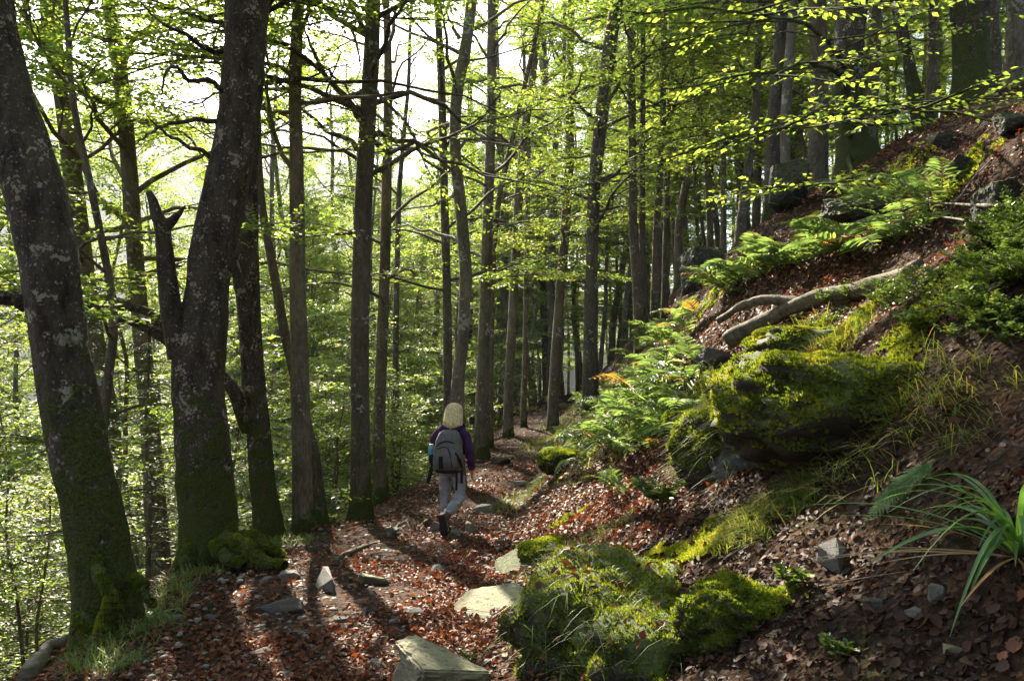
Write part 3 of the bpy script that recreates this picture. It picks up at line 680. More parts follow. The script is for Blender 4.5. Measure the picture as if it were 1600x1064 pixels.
def place_fillers():
    rg = np.random.default_rng(5); pts = [np.array(p) for p in HAND_XY]; used = {}
    def put(protos, x, y, smin, smax, kind):
        i = int(rg.integers(len(protos))); p = protos[i]; key = (kind == 'p', i)
        s = rg.uniform(smin, smax); z = float(h(x, y, False))-.08; rz = rg.uniform(0, 6.28)
        if key not in used:
            used[key] = 1; p.location = (x, y, z); p.rotation_euler = (0, 0, rz); p.scale = (s,)*3; o = p
        else: o = copy_tree(p, (x, y, z), rz, s)
        o.rotation_euler.x = rg.normal(0, .035); o.rotation_euler.y = rg.normal(0, .035)
        look = BARKW[[c for c in o.children if c.name.startswith('trunk')][0].data.materials[0].name]
        where = 'along the path on this side of the thick leaning beech' if kind == 'b' else ('rooted on the valley slope below the path' if x < pathc(y)-2 and y < 26 else 'far down the wooded slope towards the valley' if x < pathc(y)-6 else
                 'high on the wooded slope above the boulders' if x > pathc(y)+5 else 'in the thick of the wood beyond the path bend')
        o['label'] = ('slender tall %s beech trunk %s' if kind != 'p' else 'thin young pole-like %s beech %s') % (look, where)
        o['group'] = ('tall %s beeches %s' if kind != 'p' else 'young %s pole beeches %s') % (look, where)
    zones = [(-42, -3, 9, 62, 98, 2.4, FILL, (.78, 1.05), 'f'), (-16, 14, 25, 78, 84, 2.2, FILL, (.9, 1.25), 'f'), (-18, 40, 75, 120, 28, 3, FILL, (1.1, 1.4), 'f'), (7, 40, 15, 62, 42, 2.6, FILL, (.8, 1.05), 'f'),
             (-24, -3.5, 8, 40, 40, 1.4, POLE, (.8, 1.15), 'p'), (-7, 10, 20, 52, 46, 1.2, POLE, (.85, 1.3), 'p'), (8, 26, 16, 40, 14, 1.6, POLE, (.8, 1.1), 'p')]
    for x0, x1, y0, y1, cnt, sp, protos, (a, b), kind in zones:
        n = 0; tries = 0
        while n < cnt and tries < 6000:
            tries += 1
            x = rg.uniform(x0, x1); y = y0+(y1-y0)*rg.random()**1.35
            if abs(x) > .66*y+2.5: continue
            cx = float(pathc(y)); 
            if y < 33 and -2.4 < x-cx < 1.6+(.05*y if x > cx else 0): continue
            if x > cx and y < 24 and x-cx < 6.5: continue
            if x < 0 and y < 13 and -x < .33*y: continue
            if kind == 'f' and blocks(x, y, float(h(x, y, False))+4, float(h(x, y, False))+17*b, 1.9) > 0 and rg.random() < .985: continue
            if kind == 'p' and blocks(x, y, float(h(x, y, False))+2, float(h(x, y, False))+11*b, 1.2) > 0 and rg.random() < .98: continue
            q = np.array([x, y])
            if min(np.hypot(*(np.array(pts)-q).T)) < sp: continue
            pts.append(q); e = 1.28 if kind == 'f' and y > 26 and x < 2 else 1.0; put(protos, x, y, a*e, b*e, kind); n += 1
    for x, y in ((-2.8, -5.5), (2.6, -2.2), (4.2, .6), (5.6, 3.6), (1.6, -5), (5.2, -3.4), (-1, -8.5), (7.8, 6.2), (3.5, -7.5), (8.2, 1.5)):
        put(FILL, x, y, .8, 1.0, 'b')
place_fillers()

# saplings with layered sprays
def make_sapling(seed, top, label=None):
    rg = np.random.default_rng(seed); wood = MB(); allV = []; allF = []; n = 0
    for st in range(2):
        z = np.linspace(0, top, 6); a = rg.uniform(0, 6.28)
        P = np.stack([np.cos(a)*.25*z/top*top*.3+rg.normal(0, .05, 6), np.sin(a)*.25*z*.3+rg.normal(0, .05, 6), z*(1 if st == 0 else .7)], -1); P[0] = 0
        ax, r = make_axis(rg, np.zeros(3), P, .028*(1-.8*z/top)+.004, P[-1, 2], .2)
        trunk_mesh(wood, rg, ax, r, 6, .08, .4, .1, 3, 3)
        LV, LF = crown_on(rg, ax, r, wood, 11, .35, 1.15*top/3.5+.3, (7, 5, 8), .072, .12, None, .4, .05)
        allV.append(LV); allF.append(LF+n); n += len(LV)
    root = thing('beech_sapling', 'bushy beech sapling with layered pale green leaf sprays below the path edge', 'sapling', (0, 0, 0), 0, 'beech saplings below the path edge')
    obj('trunk', wood.mesh('trunk'), M['bark'], root); obj('crown', mesh_np('crown', np.vstack(allV), [np.vstack(allF)], False), M['beech'], root)
    return root
def place_saplings():
    rg = np.random.default_rng(8)
    pro = [make_sapling(401, 3.6), make_sapling(402, 2.6), make_sapling(403, 4.6)]
    spots = [(-6.2, 10.2, 2, .9), (-8.8, 14.6, 2, 1.1), (-10.8, 13.6, 2, 1.2), (-7.2, 15.5, 2, 1.1), (-2.9, 13.2, 1, .9), (-2.2, 15, 1, .8), (-3.6, 14.5, 0, .9), (-2.6, 17.5, 0, .85), (-4.6, 12.2, 0, .9), (-5.8, 14, 2, .9), (-4.2, 17, 2, 1), (-3.4, 20, 0, 1), (-6.5, 17, 2, 1.05),
             (-8, 13, 2, 1), (-7.5, 10.5, 2, .9), (-9.5, 12, 2, 1.1), (-6.6, 8.8, 0, .9), (-10, 16, 2, 1.2), (-8.5, 19, 2, 1.1), (-12.5, 18, 2, 1.2), (-5.5, 22, 2, 1.1), (-1.8, 23, 0, 1),
             (-11.5, 22, 2, 1.2), (-14, 25, 2, 1.2), (-3, 27, 2, 1), (-.5, 30, 0, 1.1), (-7.5, 27, 2, 1.2)]
    while len(spots) < 56:
        y = rg.uniform(9, 34); x = float(pathc(y))-rg.uniform(3.2, 4+.5*y)
        if abs(x) < .66*y+1 and min(abs(x-a)+abs(y-b) for a, b, *_ in spots) > 1.6: spots.append((x, y, 2, rg.uniform(.9, 1.5)))
    first = set(); nf = 0; o_ = None
    for x, y, i, s in spots:
        z = float(h(x, y, False))-.03; rz = rg.uniform(0, 6.28)
        if i not in first: first.add(i); pro[i].location = (x, y, z); pro[i].rotation_euler.z = rz; pro[i].scale = (s,)*3
        else: o_ = copy_tree(pro[i], (x, y, z), rz, s)
        o_ = pro[i] if len(first) > nf else o_; nf = len(first)
        wh = 'close below the path edge beside the hiker' if x > pathc(y)-4 and y < 22 else 'in the wood beyond the hiker' if y > 22 else 'on the valley slope below the thick mossy beeches'
        o_['label'] = 'bushy pale green beech sapling '+wh; o_['group'] = 'beech saplings '+wh
place_saplings()

# little silver fir below the path
def silver_fir():
    rg = np.random.default_rng(77); x, y = -4.25, 9.3; z = float(h(x, y, False))
    top = 3.6; zz = np.linspace(0, top, 6); P = np.stack([rg.normal(0, .02, 6), rg.normal(0, .02, 6), zz], -1); P[0] = 0
    ax, r = make_axis(rg, np.zeros(3), P, .035*(1-.85*zz/top)+.004, top, .2)
    wood = MB(); trunk_mesh(wood, rg, ax, r, 7, .05, .3, .1, 3, 3)
    n1 = 26; hz = np.linspace(.9, top*.98, n1); f = (hz-.9)/(top-.9); az = np.arange(n1)*2.4; L = 1.15*(1-.8*f)+.12
    K = 6; s = np.linspace(0, 1, K)[None]
    Pb = np.stack([np.cos(az)[:, None]*L[:, None]*s, np.sin(az)[:, None]*L[:, None]*s, hz[:, None]+(.06*s-.16*s**2)*L[:, None]], -1)
    V, Q = batch_tubes(Pb, (.010*(1-.8*s))*np.ones((n1, 1)), 4); wood.add(V, Q)
    P2, R2, LV, LF = sprays(rg, Pb, L, 9, 5, 26, .032, .05, .45, .15, .3, 4, .10)
    V, Q = batch_tubes(P2, R2*.5, 3); wood.add(V, Q)
    root = thing('silver_fir', 'small silver fir with flat blue-green sprays between the mossy beeches', 'tree', (x, y, z))
    obj('trunk', wood.mesh('trunk'), M['bark'], root); obj('crown', mesh_np('crown', LV, [LF], False), M['fir'], root)
silver_fir()

# far wooded hillside: a wood too far off to count
def far_wood():
    rg = np.random.default_rng(9); n = 2000
    az = rg.uniform(R(-38), R(24), n); d = 240+1040*rg.random(n)**.8
    x = np.sin(az)*d; y = np.cos(az)*d; z = h(x, y, False)
    k = 8; m = 5
    th = np.arange(k)/k*2*np.pi; ph = np.linspace(0, 1, m)
    prof = np.array([.35, .9, 1, .75, .30]); hgt = np.array([.05, .3, .55, .82, .95])
    s = rg.uniform(4, 7, n)*(1+d/1500); H = s*rg.uniform(2.2, 3.0, n)
    jr = rg.uniform(.6, 1.3, (n, m, k))
    V = np.empty((n, m, k, 3))
    V[..., 0] = x[:, None, None]+s[:, None, None]*prof[None, :, None]*np.cos(th)*jr*.8; V[..., 1] = y[:, None, None]+s[:, None, None]*prof[None, :, None]*np.sin(th)*jr*.8
    V[..., 2] = z[:, None, None]+H[:, None, None]*hgt[None, :, None]*rg.uniform(.9, 1.1, (n, m, k))
    i = np.arange(n*m*k).reshape(n, m, k); nx = np.roll(i, -1, 2)
    Q = np.stack([i[:, :-1], nx[:, :-1], nx[:, 1:], i[:, 1:]], -1).reshape(-1, 4)
    tag(obj('far_wood', mesh_np('far_wood', V.reshape(-1, 3), [Q], False), M['farwood']), 'distant wooded hillside across the valley', 'wood', kind='stuff')
m_, n_, l_, b_, o_ = mat('far_wood'); g_ = n_.new('ShaderNodeNewGeometry'); r_ = ramp(n_, [(0, (.03, .055, .02)), (.6, (.06, .085, .025)), (1, (.13, .11, .03))])
l_.new(g_.outputs['Random Per Island'], r_.inputs[0]); l_.new(r_.outputs[0], b_.inputs['Base Color']); b_.inputs['Roughness'].default_value = .9
M['farwood'] = m_
far_wood()

# ------------------------------------------------------------------ rocks
def rock_mesh(seed, npl=9, nu=18, nv=13, amp=.06, cap=1.12, dmin=.6):
    rg = np.random.default_rng(seed)
    th = np.arange(nu)/nu*2*np.pi; ph = np.linspace(.02, np.pi-.02, nv)
    D = np.stack([np.sin(ph)[:, None]*np.cos(th), np.sin(ph)[:, None]*np.sin(th), np.cos(ph)[:, None]*np.ones(nu)], -1)
    Nn = norm(rg.normal(0, 1, (npl, 3))); Nn[0] = [0.05, 0.0, 1]; Nn[1] = norm(np.array([.2, -1, .15])); dd = rg.uniform(dmin, .95, npl); dd[0] = rg.uniform(.55, .8)
    dot = np.einsum('ijk,pk->ijp', D, Nn)
    r = np.where(dot > .08, dd/np.maximum(dot, .08), 9).min(-1).clip(0, cap)
    r = r*(1+amp*fbm(D[..., 0]*2.5+seed, D[..., 1]*2.5, D[..., 2]*2.5, 3)+amp*.6*fbm(D[..., 0]*8+seed, D[..., 1]*8, D[..., 2]*8, 2))
    V = D*r[..., None]
    i = np.arange(nu*nv).reshape(nv, nu); nx = np.roll(i, -1, 1)
    Q = np.stack([i[:-1], i[1:], nx[1:], nx[:-1]], -1).reshape(-1, 4)
    top = np.array([[nu*nv, i[0, j], i[0, (j+1) % nu]] for j in range(nu)]); bot = np.array([[nu*nv+1, i[-1, (j+1) % nu], i[-1, j]] for j in range(nu)])
    V = np.vstack([V.reshape(-1, 3), V[0].mean(0), V[-1].mean(0)])
    return V, [Q, top, bot]
def hull_rock(seed, hi=False):
    """angular broken stone: bevelled convex hull with chipped, slightly uneven faces"""
    rg = np.random.default_rng(seed); bm = bmesh.new()
    for i in range(13):
        p = norm(rg.normal(0, 1, 3))*rg.uniform(.85, 1.1); p = np.sign(p)*np.abs(p)**.55
        bm.verts.new(p*np.array([1, 1, .95]))
    r = bmesh.ops.convex_hull(bm, input=bm.verts); junk = [e for e in r['geom_interior'] if isinstance(e, bmesh.types.BMVert)]
    if junk: bmesh.ops.delete(bm, geom=junk, context='VERTS')
    bmesh.ops.dissolve_limit(bm, angle_limit=.16, verts=bm.verts, edges=bm.edges)
    bmesh.ops.bevel(bm, geom=bm.edges[:], offset=.05 if hi else .07, segments=2 if hi else 1, affect='EDGES', clamp_overlap=True)
    bmesh.ops.triangulate(bm, faces=bm.faces)
    for k in range(4 if hi else 1):
        lo = [e for e in bm.edges if e.calc_length() > (.11 if hi else .4)]
        if lo: bmesh.ops.subdivide_edges(bm, edges=lo, cuts=1); bmesh.ops.triangulate(bm, faces=bm.faces)
    bm.normal_update(); V = np.array([v.co for v in bm.verts]); Nv = np.array([v.normal for v in bm.verts])
    st = np.floor((V[:, 2]*.8+V[:, 0]*.25)*5)          # layered, slaty ledges
    V = V+Nv*((.09*fbm(V[:, 0]*3+seed, V[:, 1]*3, V[:, 2]*3, 3)+.05*fbm(V[:, 0]*9, V[:, 1]*9, V[:, 2]*9+seed, 3)+(.022*_h(st.astype(np.int64), np.full(len(st), seed, np.int64)) if hi else 0)))[:, None]
    for v, c in zip(bm.verts, V): v.co = c
    me = bpy.data.meshes.new('rock'); bm.to_mesh(me); bm.free()
    return me
RM = {}
def rock(label, px, py, w, hh, mt='rock', seed=0, depth_f=.8, rz=None, tilt=(0, 0), name='rock', group=None, sink=.25, cat='rock', hi=False, Y=None):
    p = G(px, py) if Y is None else np.array([(px-800)/FPX*Y, Y, float(h((px-800)/FPX*Y, Y))])
    s = p[1]/FPX
    key = (seed, mt, hi)
    if key not in RM:
        RM[key] = hull_rock(seed, hi)
    a, c = w*s*.5, hh*s*.62
    rz = random.uniform(-.5, .5) if rz is None else rz
    o = obj(name, RM[key], M[mt], None, (p[0], p[1]+a*depth_f*.3, p[2]+c*(1-2*sink)), (tilt[0], tilt[1], rz), (a*1.02, a*depth_f, c))
    return tag(o, label, cat, group)

# path stones (photograph position of the foot of each stone, its width and height)
rock('big cracked yellowish rock half buried in the middle of the path', 692, 1078, 165, 74, 'rock_yellow', 21, .9, .5, (.12, .1), hi=True, sink=.2)
rock('mossy yellowish stone leaning against the big cracked yellowish rock', 640, 1075, 60, 46, 'rock_yellow', 22, .9, -.4, (0, .2), sink=.2)
rock('flat pale slab lying at the foot of the moss bank beside the path', 775, 960, 150, 20, 'rock_yellow', 23, 1.1, .35, (.10, -.10), hi=True, sink=.42)
rock('mossy slab edge rising from the bank below the leaf slope', 818, 886, 110, 20, 'rock_mossy', 24, 1.2, .5, (.08, -.22), hi=True, sink=.42)
rock('grey oblong block lying aslant on the valley side of the path', 500, 930, 40, 38, 'rock', 25, 2.2, .25, (.1, .05), sink=.3)
rock('pale wedge-shaped stone lying on the sunlit strip between trunk shadows', 393, 1032, 62, 26, 'rock', 26, .6, .1, (.3, .1), sink=.3)
rock('long low dark slab set across the path below the oblong block', 437, 962, 78, 26, 'rock_dark', 27, .5, 0.0, (.3, 0), sink=.35)
rock('round grey stone at the foot of the mossy roots', 416, 915, 22, 18, 'rock', 28)
rock('broad grey stone beside the round one at the mossy roots', 452, 908, 34, 17, 'rock', 29)
rock('small yellowish stone among the stones at the mossy roots', 376, 908, 16, 11, 'rock_yellow', 30)
rock('pale stone at the valley edge of the path beside the grass tuft', 272, 972, 24, 16, 'rock', 31)
rock('bluish flat chip in the trunk shadow on the path', 329, 965, 20, 11, 'rock', 32)
rock('pale rock with a bright facet in the middle of the path', 583, 918, 48, 24, 'rock_yellow', 33, .8, .3, (.2, 0))
rock('dark triangular stone on the reddish leaves below the pale facet rock', 575, 965, 32, 24, 'rock_dark', 34, .8)
rock('dark humped stone beside the dark triangular one', 652, 972, 40, 18, 'rock_dark', 35, .8)
rock('dark flat stone between the oblong block and the path middle', 532, 978, 34, 16, 'rock_dark', 36)
rock('small square stone below the two dark stones', 617, 995, 20, 14, 'rock', 37)
rock('grey-green stone sunk in the path mid shadow', 685, 898, 32, 18, 'rock_dark', 38)
rock('grey flat stone in the lower path beside the big yellowish rock', 582, 1045, 34, 14, 'rock', 39)
rock('grey stone at the very bottom of the path', 450, 1064, 36, 16, 'rock', 40)
rock('olive pebble slab between the oblong block and the wedge-shaped stone', 475, 1000, 28, 16, 'rock', 41)
rock('bluish-grey stone on the shaded lower path', 480, 1022, 26, 14, 'rock', 42)
rock('pale squat rock on the slope side of the hiker boots', 741, 836, 30, 26, 'rock_yellow', 43, .9)
rock('steep pale stone by the hiker boots', 683, 832, 22, 22, 'rock', 44, .8, .8, (.3, .3))
rock('low stone slab behind the pale squat rock', 757, 802, 36, 14, 'rock', 45, .8)
rock('grey-green upright stone on the valley side of the hiker boots', 664, 826, 14, 18, 'rock_mossy', 46, .8)
rock('pebble between the hiker boots and the pale squat rock', 712, 838, 18, 11, 'rock', 47)
rock('broad brown stone where a root crosses the path', 615, 838, 26, 14, 'rock_dark', 48)
rock('flat pale stone far up the path', 812, 760, 26, 9, 'rock', 49)
rock('mossy stone beside the far path', 785, 728, 30, 16, 'rock_mossy', 50)
rock('squared greenish rock sticking out of the leafy bank', 1312, 880, 62, 46, 'rock', 51, .9, .4, (.2, .1), sink=.25)
rock('blue-grey stone below the sedge tuft', 1432, 972, 34, 16, 'rock', 52)
rock('olive stone below the drooping sedge leaves', 1492, 1022, 36, 16, 'rock_yellow', 53)
rock('rounded brownish stone under the dead sedge leaves', 1465, 945, 30, 26, 'rock', 54)
rock('dark bluish stone below the leafy sprig on the bank', 1368, 965, 34, 32, 'rock_dark', 55)
rock('lichened boulder standing on the slope above the ferns', 1098, 462, 68, 74, 'rock_mossy', 61, .9, .2, (0, 0), hi=True, sink=.2, name='boulder', cat='boulder', Y=12.2)
rock('flat-faced mossy-topped boulder above the ferns', 1238, 415, 76, 82, 'rock_mossy', 62, .9, -.1, (0, 0), hi=True, sink=.2, name='boulder', cat='boulder', Y=11)
rock('small grey boulder leaning on the flat-faced one', 1245, 362, 36, 34, 'rock_mossy', 63, .9, hi=True, name='boulder', cat='boulder', Y=11.6)
rock('dark wet-looking boulder half buried at the leafy upper slope', 1572, 345, 90, 70, 'rock_mossy', 64, .8, .2, hi=True, name='boulder', cat='boulder')
rock('pale mossy rock at the foot of the smooth grey beech', 1585, 210, 60, 36, 'rock_mossy', 65, .8, .1, hi=True, name='boulder', cat='boulder')
rock('green moss-capped boulder beside the slanting dark beech', 1505, 262, 60, 40, 'rock_mossy', 66, .8, .1, hi=True, name='boulder', cat='boulder')
rock('dark mossy rock shelf below the big lichened slope beech', 1350, 345, 110, 50, 'rock_mossy', 67, .8, .1, hi=True, name='boulder', cat='boulder')
rock('dark stone block propping the lower end of the fallen log', 1120, 590, 60, 52, 'rock_dark', 68, .8, .3, hi=True, name='boulder', cat='boulder')
rock('sunlit mossy stone near the massive dark beech', 1470, 232, 40, 26, 'rock_mossy', 69, .8, .1, hi=True, name='boulder', cat='boulder')

def path_pebbles():
    rg = np.random.default_rng(31); mb = MB(); n = 900
    y = 2.2+9*rg.random(n)**1.4; x = pathc(y)+rg.uniform(-1, .7, n)*np.interp(y, HY, HL)*.9
    z = h(x, y); s = rg.uniform(.006, .028, n)*(1+.06*y)
    bases = [rock_mesh(900+i, 7, 6, 5, .1) for i in range(6)]
    for i in range(n):
        V, F = bases[i % 6]; a = rg.uniform(0, 6.28); c, sn = math.cos(a), math.sin(a)
        W = V*np.array([1, .8, .5])*s[i]; W = np.stack([W[:, 0]*c-W[:, 1]*sn, W[:, 0]*sn+W[:, 1]*c, W[:, 2]], -1)+[x[i], y[i], z[i]+.022]
        mb.add(W, *F)
    tag(obj('path_gravel', mb.mesh('path_gravel', False), M['rock']), 'small loose stones scattered along the trodden path', 'gravel', kind='stuff')
path_pebbles()

# ------------------------------------------------------------------ mossy mound, mossy boulder, cushions
def sample_mesh(rg, V, F, n, zmin=-1.0):
    T = np.vstack([f if f.shape[1] == 3 else np.vstack([f[:, :3], f[:, [0, 2, 3]]]) for f in F])
    a, b, c = V[T[:, 0]], V[T[:, 1]], V[T[:, 2]]
    nn = np.cross(b-a, c-a); ar = np.linalg.norm(nn, axis=1); nn = nn/np.maximum(ar[:, None], 1e-12)
    ar = ar*(nn[:, 2] > zmin)
    i = rg.choice(len(T), n, p=ar/ar.sum()); u, v = rg.random(n), rg.random(n); fl = u+v > 1; u[fl] = 1-u[fl]; v[fl] = 1-v[fl]
    return a[i]+(b-a)[i]*u[:, None]+(c-a)[i]*v[:, None], nn[i]
def shoots(rg, p, nrm, size, k=4, spread=.9):
    n = len(p); N = norm(nrm+UP*.35+rg.normal(0, .15, p.shape))
    A = norm(np.cross(N, np.array([.3, 1, .2]))); B = np.cross(N, A)
    a = (np.arange(k)/k*2*np.pi)[None]+rg.uniform(0, 6.28, (n, 1))
    d = norm(N[:, None]+spread*(np.cos(a)[..., None]*A[:, None]+np.sin(a)[..., None]*B[:, None]))
    L = (size*rg.uniform(.6, 1.3, n))[:, None]*np.ones((1, k))
    pp = np.repeat(p[:, None], k, 1); nn = np.repeat(N[:, None], k, 1)
    return leaf_cards(pp.reshape(-1, 3), d.reshape(-1, 3), nn.reshape(-1, 3)+.01, L.ravel(), L.ravel()*.22, -.25)
def lump(seed, c, rad, nu=64, nv=44, amp=.16, planes=5, dmin=.75):
    V, F = rock_mesh(seed, planes, nu, nv, amp, 1.1, dmin)
    return V*np.array(rad)+np.array(c), F
def mossy(name, label, cat, c, rad, seed, mt, nshoot, size, zmin, amp=.16, planes=5, dmin=.75, mshape=None, thr=-.2):
    rg = np.random.default_rng(seed); V, F = lump(seed, (0, 0, 0), rad, amp=amp, planes=planes, dmin=dmin)
    root = thing(name, label, cat, c)
    obj('core', mesh_np('core', V, F), M[mt], root)
    p, nn = sample_mesh(rg, V, F, nshoot, zmin)
    keep = (fbm(p[:, 0]*6+seed, p[:, 1]*6, p[:, 2]*6, 3) > thr)
    if mshape is not None: keep &= mshape(p)
    p, nn = p[keep], nn[keep]
    SV, SF = shoots(rg, p+nn*.003, nn, size)
    tag(obj('moss', mesh_np('moss', SV, [SF], False), M['moss'], root), kind='stuff')
    return root
mossy('mossy_mound', 'big hummock of dark green moss and dead leaves at the path side', 'moss mound', (.80, 3.98, -.03), (.68, .74, .58), 71, 'moss_bed', 24000, .017, -.7, .30, 4, .85)
mossy('mossy_boulder', 'large angular boulder draped in moss with a bare dark rock face', 'boulder', (2.22, 5.65, .70), (.98, .85, .92), 72, 'rock_mossy', 21000, .022, -.5, .16, 7, .8, lambda p: (p[:, 2] > -.22+.16*np.sin(p[:, 0]*6)-.3*p[:, 0]) | (p[:, 1] > -.1) | (p[:, 0] > .35))
mossy('moss_cushion', 'rounded bright yellow-green moss cushion beside the leafy sprig', 'moss', (.95, 3.34, .42), (.23, .20, .17), 73, 'moss_bed', 6500, .015, .0, .4, 3, .85)
mossy('moss_cushion', 'bright moss cushion at the lowest foot of the big hummock', 'moss', (.66, 3.12, .12), (.17, .17, .17), 74, 'moss_bed', 4000, .014, .0)
mossy('moss_cushion', 'moss hump on the bank beyond the hiker path edge', 'moss', tuple(G(885, 722)), (.34, .34, .20), 75, 'moss_bed', 3500, .024, .0)
mossy('moss_cushion', 'grassy moss hump at the foot of the large draped boulder', 'moss', tuple(G(1135, 700)), (.34, .40, .34), 76, 'moss_bed', 5000, .022, .0)
mossy('moss_cushion', 'sunlit moss strip over the rock below the fallen log', 'moss', tuple(G(1090, 660)), (.30, .22, .16), 77, 'moss_bed', 3500, .022, .0)
mossy('moss_cushion', 'low sunlit moss patch on top of the path-side slab', 'moss', tuple(G(865, 862)), (.26, .30, .10), 78, 'moss_bed', 3500, .018, .0)

mossy('moss_hump', 'broad dark moss hump on the bank behind the large draped boulder', 'moss', tuple(G(1345, 610)-np.array([0, -.1, .12])), (.72, .62, .40), 80, 'moss_bed', 14000, .021, -.2, .18, 3, .9)
mossy('moss_hump', 'sunlit moss hump under the bilberry beside the fallen log', 'moss', tuple(G(1290, 525)-np.array([0, -.1, .10])), (.55, .5, .26), 81, 'moss_bed', 9000, .022, -.2, .18, 3, .9)
def ground_moss():
    rg = np.random.default_rng(79); ps = []
    for px, py, rx, ry, cnt in ((1230, 545, 70, 30, 2600), (1300, 525, 80, 30, 2600), (1360, 600, 80, 70, 1100), (1400, 545, 90, 60, 1200), (1190, 570, 50, 30, 1600), (1440, 500, 80, 60, 800), (1330, 660, 80, 70, 800), (1060, 850, 70, 22, 2200), (1120, 845, 60, 25, 1600),
                                (900, 800, 40, 20, 900), (880, 740, 30, 25, 900), (860, 690, 30, 30, 900), (940, 690, 40, 30, 900), (1080, 640, 50, 30, 1200), (1010, 660, 50, 30, 900), (1520, 250, 60, 30, 900), (1400, 290, 60, 30, 700), (1150, 430, 60, 30, 700), (1230, 950, 30, 25, 600)):
        c = G(px, py); sc_ = c[1]/FPX; a = rg.uniform(0, 6.28, cnt); q = rg.random(cnt)**.6
        x = c[0]+np.cos(a)*q*rx*sc_; y = c[1]+np.sin(a)*q*ry*sc_*1.8; k = fbm(x*4, y*4, 1, 3) > -.05; ps.append(np.stack([x[k], y[k], h(x[k], y[k])+.006], -1))
    p = np.vstack(ps); SV_, SF_ = shoots(rg, p, gnormal(p[:, 0], p[:, 1]), .022*np.interp(p[:, 1], [2, 6, 14], [.8, 1.1, 1.9]), 4)
    tag(obj('moss_carpet', mesh_np('moss_carpet', SV_, [SF_], False), M['moss']), 'thin moss creeping over the soil of the leafy bank', 'moss', kind='stuff')
ground_moss()

# mossy roots at the feet of the two thick beeches
def roots():
    rg = np.random.default_rng(55)
    def add(k, pts, r0, r1):
        root, base = HAND[k][0], HAND[k][2]; mb = MB()
        W = np.array([px2w(a, b, d) for a, b, d in pts])-base; t = np.linspace(0, 1, len(W)); tt = np.linspace(0, 1, 26)
        P = np.stack([smooth1(np.interp(tt, t, W[:, j]), 5) for j in range(3)], -1); P += rg.normal(0, .006, P.shape)
        r = .72*(r0*(1-tt)+r1*tt)*(1+.08*np.sin(tt*13+rg.uniform(0, 6)))
        V, Q = batch_tubes(P[None], r[None], 14); V += .02*np.stack([fbm(V[:, 0]*9, V[:, 1]*9, V[:, 2]*9, 3)]*3, -1)
        mb.add(V, Q); ro = obj('root', mb.mesh('root'), M['root'], root)
        p, nn = sample_mesh(rg, V, [Q], 2600, -.2); nn = np.where((nn*(p-P[np.abs(p[:, None]-P[None]).sum(-1).argmin(1)])).sum(-1, keepdims=True) < 0, -nn, nn)
        kk = fbm(p[:, 0]*9, p[:, 1]*9, p[:, 2]*9, 2) > -.1; SV, SF = shoots(rg, p[kk], nn[kk], .011, 4); tag(obj('moss', mesh_np('moss', SV, [SF], False), M['moss'], ro), kind='stuff')
    add(1, [(352, 845, 7.2), (372, 848, 7.0), (392, 868, 6.85), (420, 880, 6.75), (446, 884, 6.75)], .13, .05)
    add(1, [(356, 830, 7.3), (385, 835, 7.2), (410, 852, 7.1), (440, 872, 7.0)], .13, .06)
    add(1, [(340, 850, 7.1), (355, 872, 6.9), (380, 886, 6.8)], .12, .06)
    add(1, [(300, 850, 7.2), (292, 880, 7.0), (288, 905, 6.9)], .12, .07)
    add(0, [(150, 875, 4.75), (162, 905, 4.65), (180, 935, 4.6), (168, 965, 4.55), (150, 1010, 4.5)], .045, .08)
    add(0, [(205, 905, 4.8), (222, 918, 4.75), (232, 930, 4.7), (240, 948, 4.7)], .05, .03)
    add(0, [(140, 960, 4.7), (130, 1000, 4.6), (128, 1040, 4.55)], .10, .08)
roots()

